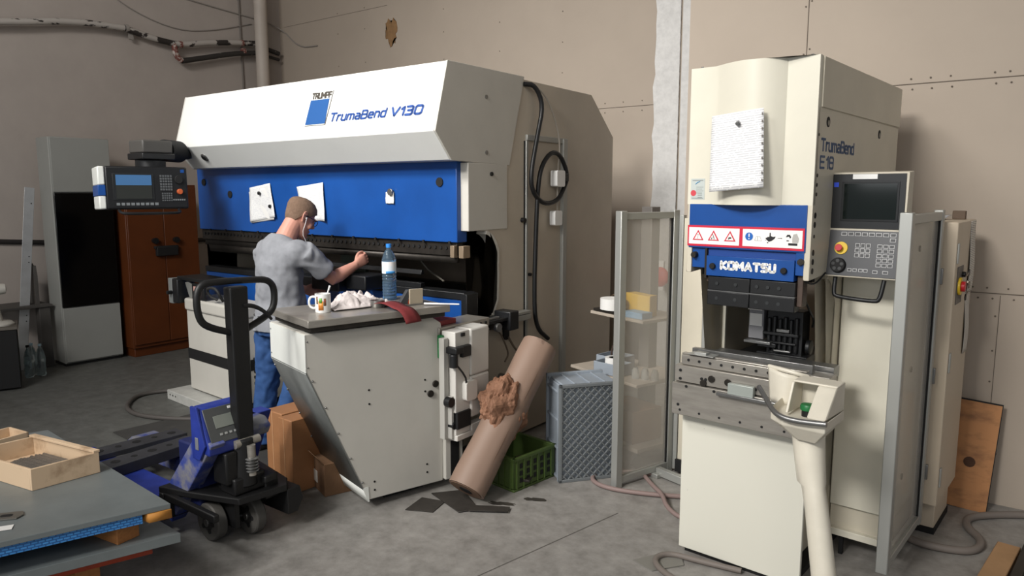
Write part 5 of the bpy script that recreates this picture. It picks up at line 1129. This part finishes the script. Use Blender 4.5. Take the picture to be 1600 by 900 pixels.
# black tool clamps, two rows
TK = mat('tool_black', '#131416', .45, var=.3, vscale=25)
sp(MB().box(.108, .31, .0, .06, 1.345, 1.408).box(.312, .515, .0, .06, 1.345, 1.408).box(.108, .31, -.004, .06, 1.275, 1.340).box(.312, .515, -.004, .06, 1.275, 1.340), 'tool_clamp', TK, .003)
sp(MB().box(.108, .515, -.002, .05, 1.340, 1.345), 'clamp_seam', STEEL)
sp(MB().box(.515, .54, .02, .08, 1.30, 1.44).box(.09, .108, .02, .06, 1.38, 1.44), 'clamp_end', mat('clamp_brown', '#4a3c34', .5, var=.3, vscale=30), .003)
g = MB()
for x in (.155, .245, .345, .395, .445):
    for z in (1.378, 1.308): g.cyl((x, -.004, z), (x, -.0055, z), .008, n=16)
split(sp(g, 'clamp_screw', mat('screw_grey', '#3f4142', .4, metal=.6)), 'clamp_screw')
# optical head and backgauge inside the throat
sp(MB().box(.215, .29, .24, .30, 1.09, 1.26), 'optical_head', mat('head_grey', '#77777a', .4, metal=.3), .004)
sp(MB().box(.222, .283, .236, .24, 1.155, 1.215).box(.212, .282, .236, .24, 1.232, 1.246), 'head_label', PAPERW)
g = MB().box(.30, .47, .26, .36, 1.00, 1.24).box(.26, .50, .24, .38, .965, 1.03).box(.27, .36, .22, .30, 1.06, 1.08)
for k in range(6): g.cyl((.315 + k * .026, .25, 1.04), (.315 + k * .026, .25, 1.20 + .01 * (k % 2)), .010, n=10)
g.box(.29, .46, .23, .26, 1.12, 1.135).box(.30, .45, .23, .26, 1.08, 1.09).cyl((.48, .30, 1.07), (.50, .30, 1.07), .035, n=16)
sp(g, 'backgauge', BLACK, .003)
sp(MB().box(.21, .34, .20, .27, 1.075, 1.088).box(.36, .42, .22, .24, 1.14, 1.155).box(.35, .43, .22, .24, 1.045, 1.053), 'gauge_plate', STEEL, .002)
sp(MB().box(.05, .545, .30, .9, .90, .955).box(.05, .545, .20, .24, .955, .985), 'gauge_rail', BLACK, .004)
sp(MB().box(.05, .30, .28, .33, .955, .985), 'gauge_bar', STEEL, .002)
sp(MB().tube([(.54, .03, 1.42), (.55, .06, 1.40), (.57, .10, 1.40), (.575, .2, 1.44)], .004, 6, 2).tube([(.52, .06, 1.38), (.535, .10, 1.30), (.54, .2, 1.22), (.50, .3, 1.17)], .005, 6, 2), 'sensor_cable', BLACK)
# side cabinet facing front, with ledge
sp(MB().box(.575, .86, .47, 1.0, .262, 1.66), 'side_cabinet', CR, .006)
sp(MB().box(.575, .86, .49, 1.0, .14, .262), 'cabinet_lower', CRS, .003)
sp(MB().box(.565, .87, .46, .50, .11, .145), 'cabinet_ledge', CR, .003)
split(sp(MB().box(.62, .64, .5, .52, 0, .11).box(.82, .84, .9, .95, 0, .11), 'cabinet_foot', BLACKM), 'cabinet_foot')
# operating console
cs = MB().prism([(.335, 1.89), (.25, 1.885), (.25, 1.635), (.218, 1.425), (.30, 1.42), (.335, 1.62)], 'x', .562, .878).build('operator_console', mat('console_rim', '#b9b2a2', .45), e, .004)
CK = mat('console_face', '#1b1c1e', .35)
MB().box(.572, .868, .2465, .2505, 1.64, 1.878).build('upper_face', CK, cs, .001)
tl_ = math.atan2(.032, .21)
LM = Matrix.Translation((.72, .2342, 1.53)) @ Matrix.Rotation(-tl_, 4, 'X')
MB().box(-.148, .150, -.0035, .001, -.100, .102, LM).build('lower_face', mat('console_face_low', '#3c3d40', .4), cs, .001)
MB().prism([(.612, 1.672), (.845, 1.672), (.845, 1.845), (.612, 1.845)], 'y', .2440, .2470).build('screen_bezel', mat('bezel', '#0e0f10', .3), cs, .001)
MB().box(.622, .836, .2425, .2445, 1.682, 1.836).build('screen', mat('screen_off', '#0c1311', .08), cs)
MB().box(.655, .755, .2442, .2465, 1.856, 1.877).build('console_label', WPLAST, cs)
MB().box(.578, .598, .2445, .2465, 1.822, 1.842).build('console_emblem', mat('emblem_bright', '#2444c0', .4), cs)
kys = MB(); kin = MB()
def key(x, z, w_=.019, h_=.014):
    kys.box(x, x + w_, -.0048, -.0035, z, z + h_, LM); kin.box(x + .002, x + w_ - .002, -.0058, -.0048, z + .002, z + h_ - .002, LM)
for k in range(8): key(-.098 + k * .0285, .078, .023, .016)
key(.102, .056, .023, .016)
for i in range(3):
    for j in range(3): key(-.035 + i * .022, .028 - j * .022, .018, .018)
for i in range(3):
    for j in range(5): key(.055 + i * .0235, .028 - j * .0205, .020, .016)
for x in (-.058, -.036, -.012, .008): key(x, -.080, .017, .014)
key(.045, -.083, .020, .014); key(.085, -.083, .022, .014)
split(kys.build('key_frame', mat('key_frame', '#b8b8b8', .5), cs), 'key_frame'); split(kin.build('key', mat('key_dark', '#3a3b3d', .5), cs), 'key')
g = MB(); g.cyl(LM @ Vector((-.093, -.0035, .022)), LM @ Vector((-.093, -.009, .022)), .028, n=30); sb = g.build('stop_ring', YEL, cs, .001)
MB().cyl(LM @ Vector((-.098, -.009, .022)), LM @ Vector((-.098, -.030, .022)), .011, .016, n=24).build('stop_button', RED, sb, .002)
MB().cyl(LM @ Vector((-.098, -.0035, -.055)), LM @ Vector((-.098, -.022, -.055)), .034, .031, n=36).build('hand_wheel', BLACKM, cs, .002)
g = MB()
for k in range(5):
    a = 2 * pi * k / 5 + .3; g.cyl(LM @ Vector((-.098 + .019 * cos(a), -.022, -.055 + .019 * sin(a))), LM @ Vector((-.098 + .019 * cos(a), -.0228, -.055 + .019 * sin(a))), .0075, n=14)
split(g.build('wheel_dimple', mat('dimple', '#2a2b2c', .3), cs), 'wheel_dimple')
MB().tube([(.605, .25, 1.425), (.605, .235, 1.35), (.615, .232, 1.333), (.78, .225, 1.325), (.80, .225, 1.335), (.81, .24, 1.42)], .0095, 10, 2).build('console_handle', BLACK, cs)
sp(MB().cyl((.72, .33, 1.65), (.72, .48, 1.65), .05, n=20), 'console_mount', BLACK)
# foot tray pedestal with button console
pd = thing('pedestal_console', 'cream pedestal on a slanted pole with green button and steel rail', 'control pedestal', E0, EZ)
CRP = mat('pedestal_cream', '#d2ccbd', .45, var=.10, vscale=7)
g = MB()
def ring(c, a, b): return (Vector(c), a, b, Vector((1, 0, 0)), Vector((0, 1, 0)))
g.loft([ring((.945, -.60, .012), .044, .044), ring((.845, -.49, .36), .044, .044), ring((.79, -.44, .60), .042, .042), ring((.765, -.42, .69), .042, .042), ring((.755, -.41, .70), .052, .050), ring((.735, -.39, .80), .056, .054), ring((.72, -.37, .88), .060, .06)], 28, 2.3)
g.build('slanted_pole', CRP, pd)
MB().box(.86, 1.03, -.70, -.51, 0, .014).build('pole_foot', CRP, pd, .004)
# tray body: shallow faceted pan
def pan(z, k): return [(.585 + k, -.30), (.60 + k, -.45 + k), (.66 + k, -.495 + k), (.82 - k, -.50 + k), (.82 - k, -.27 - k * .3), (.60 + k, -.22)]
g = MB(); top = [g.b.verts.new((x, y, .965 if i > 1 else .975)) for i, (x, y) in enumerate(pan(0, 0))]; mid = [g.b.verts.new((x, y, .925)) for x, y in pan(0, .0)]; bot = [g.b.verts.new((x, y, .865 if i > 1 else .90)) for i, (x, y) in enumerate(pan(0, .045))]
for A_, B_ in ((top, mid), (mid, bot)):
    for k in range(6): g._f([A_[k], A_[(k + 1) % 6], B_[(k + 1) % 6], B_[k]])
g._f(bot); fl = [g.b.verts.new((x, y, .945)) for x, y in pan(0, .012)]
for k in range(6): g._f([top[k], top[(k + 1) % 6], fl[(k + 1) % 6], fl[k]])
g._f(fl); g.build('tray_body', CRP, pd, .004)
# curved splash plate at the back and the button hood
def cup(u, v):
    a = R(200 + 130 * u); x = .585 + .075 * (1 - cos(pi * u)) ; return Vector((.525 + .125 * u - .02 * v * (1 - u), -.235 - .035 * sin(pi * u) - .02 * (1 - v), .945 + (.135 - .02 * u) * v + 0 * a))
MB().sheet(cup, 14, 8).build('splash_plate', CRP, pd, solid=.012, bevel=0)
MB().tube([(.505, -.235, 1.08), (.56, -.262, 1.082), (.625, -.268, 1.076), (.665, -.235, 1.06)], .009, 8, 2).build('plate_lip', CRP, pd)
MB().box(.652, .815, -.275, -.262, .945, 1.07).build('hood_back', CRP, pd, .004)
MB().prism([(-.275, .945), (-.275, 1.07), (-.37, 1.066), (-.43, .955)], 'x', .648, .658).build('hood_cheek', CRP, pd, .003)
MB().prism([(-.275, .955), (-.275, 1.07), (-.37, 1.066), (-.49, .965)], 'x', .745, .815).build('hood_side', CRP, pd, .008)
MB().box(.650, .815, -.36, -.262, 1.063, 1.072).build('hood_top', CRP, pd, .004)
MB().cyl((.718, -.385, .945), (.718, -.385, .97), .022, n=22).build('button_stem', BLACK, pd)
MB().lathe([(0, .994), (.024, .992), (.028, .984), (.027, .970), (0, .970)], c=(.718, -.385, 0), n=28).build('green_button', GREEN, pd)
MB().tube([(.53, -.40, 1.03), (.56, -.43, 1.015), (.62, -.49, .975), (.66, -.515, .962), (.72, -.52, .958), (.83, -.52, .968)], .0105, 12, 2).build('steel_rail', STEEL, pd)

# papers and stickers on the small press
def epaper(name, lab, x0, x1, y, z0, z1, m, curl, rz=0):
    def f(u, v): return Vector((x0 + (x1 - x0) * u, -curl * (1 - v) ** 2 * 1.0 - .004 * sin(u * 3), z0 + (z1 - z0) * v))
    o = MB().sheet(f, 8, 12).build(name, m, solid=.0008, ang=180); o.location = EW(0, y); o.rotation_euler = (0, 0, EZ); tag(o, lab, 'paper'); return o
def epaper2(lab, pts, m):
    def f(u, v):
        p = Vector(pts[0]) * (1 - u) * v + Vector(pts[1]) * u * v + Vector(pts[2]) * u * (1 - v) + Vector(pts[3]) * (1 - u) * (1 - v)
        return p + Vector((0, -.006 * sin(u * pi) , 0))
    o = MB().sheet(f, 10, 12).build('paper_sheet', m, solid=.0008, ang=180); o.location = E0; o.rotation_euler = (0, 0, EZ); tag(o, lab, 'paper'); return o
pt = epaper2('white printed list in a punched sleeve pinned to the cream hood', [(.135, -.075, 2.135), (.375, -.088, 2.155), (.40, -.118, 1.82), (.150, -.108, 1.80)], paper_mat('printed_faint', '#e4e4e4', '#bcbcc0', 34, .42))
g = MB()
for k in range(10): g.box(.370 + k * .0023, .376 + k * .0023, -.0965 - k * .003, -.0955 - k * .003, 2.125 - k * .031, 2.135 - k * .031)
o = g.build('sleeve_holes', mat('hole_grey', '#6e6a66', .7), pt)
o = MB().cyl((.262, -.082, 2.10), (.272, -.115, 2.093), .011, .009, n=16).build('magnet', STEEL, bevel=.002); o.location = E0; o.rotation_euler = (0, 0, EZ); tag(o, 'small steel magnet pin holding the list on the cream hood', 'magnet')
st = thing('sticker', 'small grey inspection sticker with red seal at hood lower left', 'sticker', E0, EZ)
MB().box(.006, .076, -.0015, 0, 1.765, 1.862).build('sticker_sheet', mat('sticker_grey', '#b4bbb8', .5), st)
MB().cyl((.020, -.0015, 1.795), (.020, -.0022, 1.795), .014, n=24).build('red_seal', mat('seal_red', '#c2414a', .5), st)
g = MB()
for k in range(4): g.box(.034, .070 - .006 * (k % 2), -.0021, -.0015, 1.822 - k * .009, 1.824 - k * .009)
for k in range(3): g.box(.042, .064, -.0021, -.0015, 1.790 - k * .008, 1.792 - k * .008)
g.box(.012, .07, -.0021, -.0015, 1.770, 1.773).box(.014, .068, -.0021, -.0015, 1.852, 1.855)
split(g.build('sticker_text', mat('ink_grey', '#6f7674', .6), st), 'sticker_text')
MB().tube([(.030, -.0022, 1.836), (.040, -.0022, 1.845), (.052, -.0022, 1.849)], .0022, 5).build('sticker_swoosh', mat('ink_blue', '#4f8fb8', .6), st)

# ------------------------------------------------------------------ guard screens of aluminium profile and clear plastic
PANE = bpy.data.materials.new('polycarbonate'); PANE.use_nodes = True; _n = PANE.node_tree; _b = _n.nodes['Principled BSDF']; _b.inputs['Base Color'].default_value = (.80, .77, .72, 1); _b.inputs['Roughness'].default_value = .12
_t = _n.nodes.new('ShaderNodeBsdfTransparent'); _t.inputs[0].default_value = (.93, .92, .90, 1); _m = _n.nodes.new('ShaderNodeMixShader'); _m.inputs[0].default_value = .30
_n.links.new(_t.outputs[0], _m.inputs[1]); _n.links.new(_b.outputs[0], _m.inputs[2]); _n.links.new(_m.outputs[0], _n.nodes['Material Output'].inputs[0])
def guard(name, lab, p, q, z0, z1, wpost=.05, foot=0):
    p, q = Vector(p), Vector(q); d = q - p; L_ = d.length; a = math.atan2(d.y, d.x)
    t = thing(name, lab, 'guard screen', (p.x, p.y, 0), a)
    MB().box(-.02, .03, -.025, .025, foot, z1).build('near_post', ALU, t, .004)
    MB().box(.03, .036, -.008, .008, z0, z1 - .02).build('post_groove', BLACKM, t)
    MB().box(L_ - .05, L_, -.02, .02, foot, z1).build('far_post', ALU, t, .004)
    MB().box(L_ - .060, L_ - .05, -.012, .012, z0, z1 - .05).build('post_groove', BLACKM, t)
    MB().box(.03, L_ - .05, -.018, .018, z1 - .05, z1 - .01).build('top_rail', ALU, t, .003)
    MB().box(.03, L_ - .05, -.018, .018, z0, z0 + .04).build('bottom_rail', ALU, t, .003)
    MB().box(.036, L_ - .06, -.004, .004, z0 + .04, z1 - .05).build('clear_pane', PANE, t)
    return t, L_
t, L_ = guard('guard_screen', 'clear guard screen in aluminium frame left of the small press', EW(-.67, .47), EW(-.555, .945), .03, 1.69)
MB().box(.33, .37, -.30, -.02, .01, .06).box(.30, .40, -.06, .02, .0, .03).build('floor_foot', ALU, t, .004)
t2, L2_ = guard('guard_screen', 'clear guard door with wide aluminium post right of the small press', EW(.890, .20), EW(.893, .87), .13, 1.715, foot=.12)
for z in (.35, .85, 1.35): MB().box(L2_ - .005, L2_ + .012, -.03, -.0, z, z + .08).build('hinge', STEEL, t2, .003)
for x, z in ((.25, 1.55), (.25, 1.0), (.22, .5)): MB().cyl((x, -.005, z), (x, -.008, z), .014, n=14).build('pane_cap', mat('cap_grey', '#8f897e', .6), t2)
# post and left cover of the small press, behind the left screen
sp(MB().box(-.50, -.36, .93, .99, .08, 1.64), 'left_cover', CRS, .004)
sp(MB().box(-.535, -.505, .93, .97, .02, 1.66).box(-.36, -.335, .93, .97, .02, 1.66), 'cover_post', ALU, .003)
sp(MB().box(-.50, -.35, .90, .92, .02, .10), 'cover_foot', BLACKM)
# ------------------------------------------------------------------ electrical cabinet with keys and papers
ec = thing('electrical_cabinet', 'tall beige electrical cabinet right of small press', 'cabinet', E0, EZ)
ECM = mat('ecab_beige', '#c0b29e', .5, var=.06, vscale=2)
MB().box(.60, .965, 1.02, 1.43, .20, 1.655).box(.87, .965, .915, 1.03, .201, 1.654).build('body', ECM, ec, .006)
MB().box(.62, .94, 1.04, 1.40, .03, .20).build('plinth_box', ECM, ec, .004)
MB().box(.62, .945, 1.035, 1.405, 0, .035).build('plinth', BLACKM, ec)
for z in (.30, 1.45, .9): MB().box(.965, .972, .935, .965, z, z + .10).build('hinge', ALU, ec, .002)
MB().box(.965, .969, .98, 1.13, 1.24, 1.43).build('switch_plate', mat('plate_dark', '#5d5852', .5), ec, .002)
MB().cyl((.969, 1.03, 1.33), (.98, 1.03, 1.33), .045, n=28).build('switch_ring', YEL, ec, .002)
MB().cyl((.98, 1.03, 1.33), (.998, 1.03, 1.33), .026, n=24).build('main_switch', RED, ec, .003)
MB().cyl((.969, 1.10, 1.385), (.985, 1.10, 1.385), .014, n=18).build('lock', BLACK, ec)
KM = mat('key_brass', '#8d8478', .35, metal=.7)
for i, (y, z, a, lab) in enumerate(((1.12, 1.385, 10, 'key with dark head in the cabinet upper lock'), (1.16, 1.335, -20, 'bunch of keys hanging in the middle of the cabinet switch plate'), (1.14, 1.28, 200, 'dark star-shaped key hanging lowest on cabinet'))):
    t = thing('key', lab, 'key', EW(.99, y, z), EZ)
    t.rotation_euler = (R(a), 0, EZ)
    MB().box(-.002, .002, -.03, .02, -.005, .005).build('blade', KM, t)
    MB().cyl((-.003, .035, 0), (.003, .035, 0), .018, n=16 if i < 2 else 5).build('head', BLACK if i != 1 else KM, t, .001)
def wallpaper(lab, z0, z1, y0, y1, sl):
    def f(u, v): return Vector((.970 + .004 * sin(v * 5), y0 + (y1 - y0) * u + sl * (1 - v), z0 + (z1 - z0) * v))
    o = MB().sheet(f, 6, 12).build('paper_sheet', PAPER2, solid=.0008, ang=180); o.location = E0; o.rotation_euler = (0, 0, EZ); tag(o, lab, 'paper')
wallpaper('upper narrow printed sheet taped on the electrical cabinet side', 1.27, 1.65, 1.27, 1.42, .0)
wallpaper('lower narrow printed sheet hanging below the upper one on cabinet', .94, 1.29, 1.26, 1.39, .02)
o = MB().sheet(lambda u, v: Vector((-.10 + .2 * u, -.12 + .24 * v, .004 + .016 * sin(u * 3 + v * 2) ** 2)), 8, 8).build('document_folder', mat('folder_pale', '#b9bcc4', .4), solid=.002); o.location = EW(.76, 1.24, 1.657); o.rotation_euler = (0, 0, EZ); tag(o, 'pale documents lying on top of the electrical cabinet', 'papers')
o = MB().box(-.03, .03, -.02, .02, 0, .045).build('small_block', mat('block_brown', '#5b4a3b', .6), bevel=.003); o.location = EW(.90, 1.33, 1.656); o.rotation_euler = (0, 0, EZ); tag(o, 'small brown block on top right of electrical cabinet', 'block')
# plywood, planks, hoses
t = thing('plywood_board', 'stained plywood board leaning on the right wall', 'board', (-.25, 4.72, 0))
PLW = mat('plywood_orange', '#a9764a', .65, col2='#6e4a30', vscale=5, lo=.45, hi=.72, stretch=(1, 1, 2.2))
Mx = Matrix.Rotation(R(-9), 4, 'X') @ Matrix.Rotation(R(3), 4, 'Y')
MB().box(-.21, .085, 0, .014, 0, .62, Mx).build('board', PLW, t, .001)
MB().box(-.212, .088, -.001, .015, .618, .626, Mx).box(.084, .088, -.001, .015, 0, .62, Mx).build('board_edge', BLACKM, t)
MB().prism(arc(-.03, .27, .030, 0, 330, 14), 'y', -.0012, 0, Mx).build('knot', mat('knot_dark', '#4a3020', .8, var=.3, vscale=40), t)
PLK = mat('plank_pale', '#a8845f', .7, var=.2, vscale=5)
def beam(name, lab, p, q, w_, h_, m):
    p, q = Vector(p), Vector(q); d = q - p
    o = MB().box(0, d.length, -w_ / 2, w_ / 2, 0, h_).build(name, m, bevel=.004); o.location = p; o.rotation_euler = (0, -math.asin(d.z / d.length), math.atan2(d.y, d.x)); tag(o, lab, 'plank' if m is PLK else 'steel beam'); return o
beam('plank', 'pale wooden plank on the floor at lower right corner', (-.13, 3.55, .005), (-.04, 4.28, .005), .10, .03, PLK)
beam('steel_beam', 'dark steel bar lying beside the pale plank at lower right', (-.03, 3.60, .005), (.045, 4.32, .005), .045, .05, DSTEEL)
beam('steel_beam', 'dark steel bar at the extreme lower right corner', (.04, 3.60, .005), (.10, 4.22, .005), .05, .06, DSTEEL)
HM_ = mat('hose_grey', '#6e6660', .6); HMR = mat('hose_rosy', '#7e6c68', .6)
def hose(lab, pts, r, m): o = MB().tube(pts, r, 12, 3).build('floor_hose', m); tag(o, lab, 'hose')
hose('thick grey hose curving on the floor below the plywood board', [(.5, 4.80, .02), (.1, 4.83, .02), (-.10, 4.70, .02), (-.24, 4.56, .02), (-.24, 4.42, .02), (-.15, 4.28, .02), (-.17, 4.12, .02), (-.30, 4.06, .02), (-.45, 4.06, .02), (-.56, 4.2, .02)], .02, HM_)
hose('rosy brown hose looping on floor before the left guard screen', [(-1.30, 3.95, .016), (-1.55, 3.92, .016), (-1.80, 3.79, .016), (-2.05, 3.72, .016), (-2.20, 3.79, .016), (-2.20, 3.93, .016), (-2.05, 4.05, .016), (-1.9, 4.1, .016)], .014, HMR)
hose('second rosy hose crossing the first near the small press', [(-1.92, 4.0, .03), (-1.80, 3.86, .045), (-1.70, 3.78, .045), (-1.62, 3.66, .03), (-1.5, 3.6, .016), (-1.30, 3.62, .016)], .013, HMR)
hose('dark hose curling out from under the small press base', [(-1.05, 3.25, .016), (-1.25, 3.22, .016), (-1.40, 3.21, .016), (-1.44, 3.12, .016), (-1.38, 3.04, .016), (-1.25, 2.98, .016), (-1.05, 2.98, .016), (-.7, 3.02, .016)], .014, HM_)
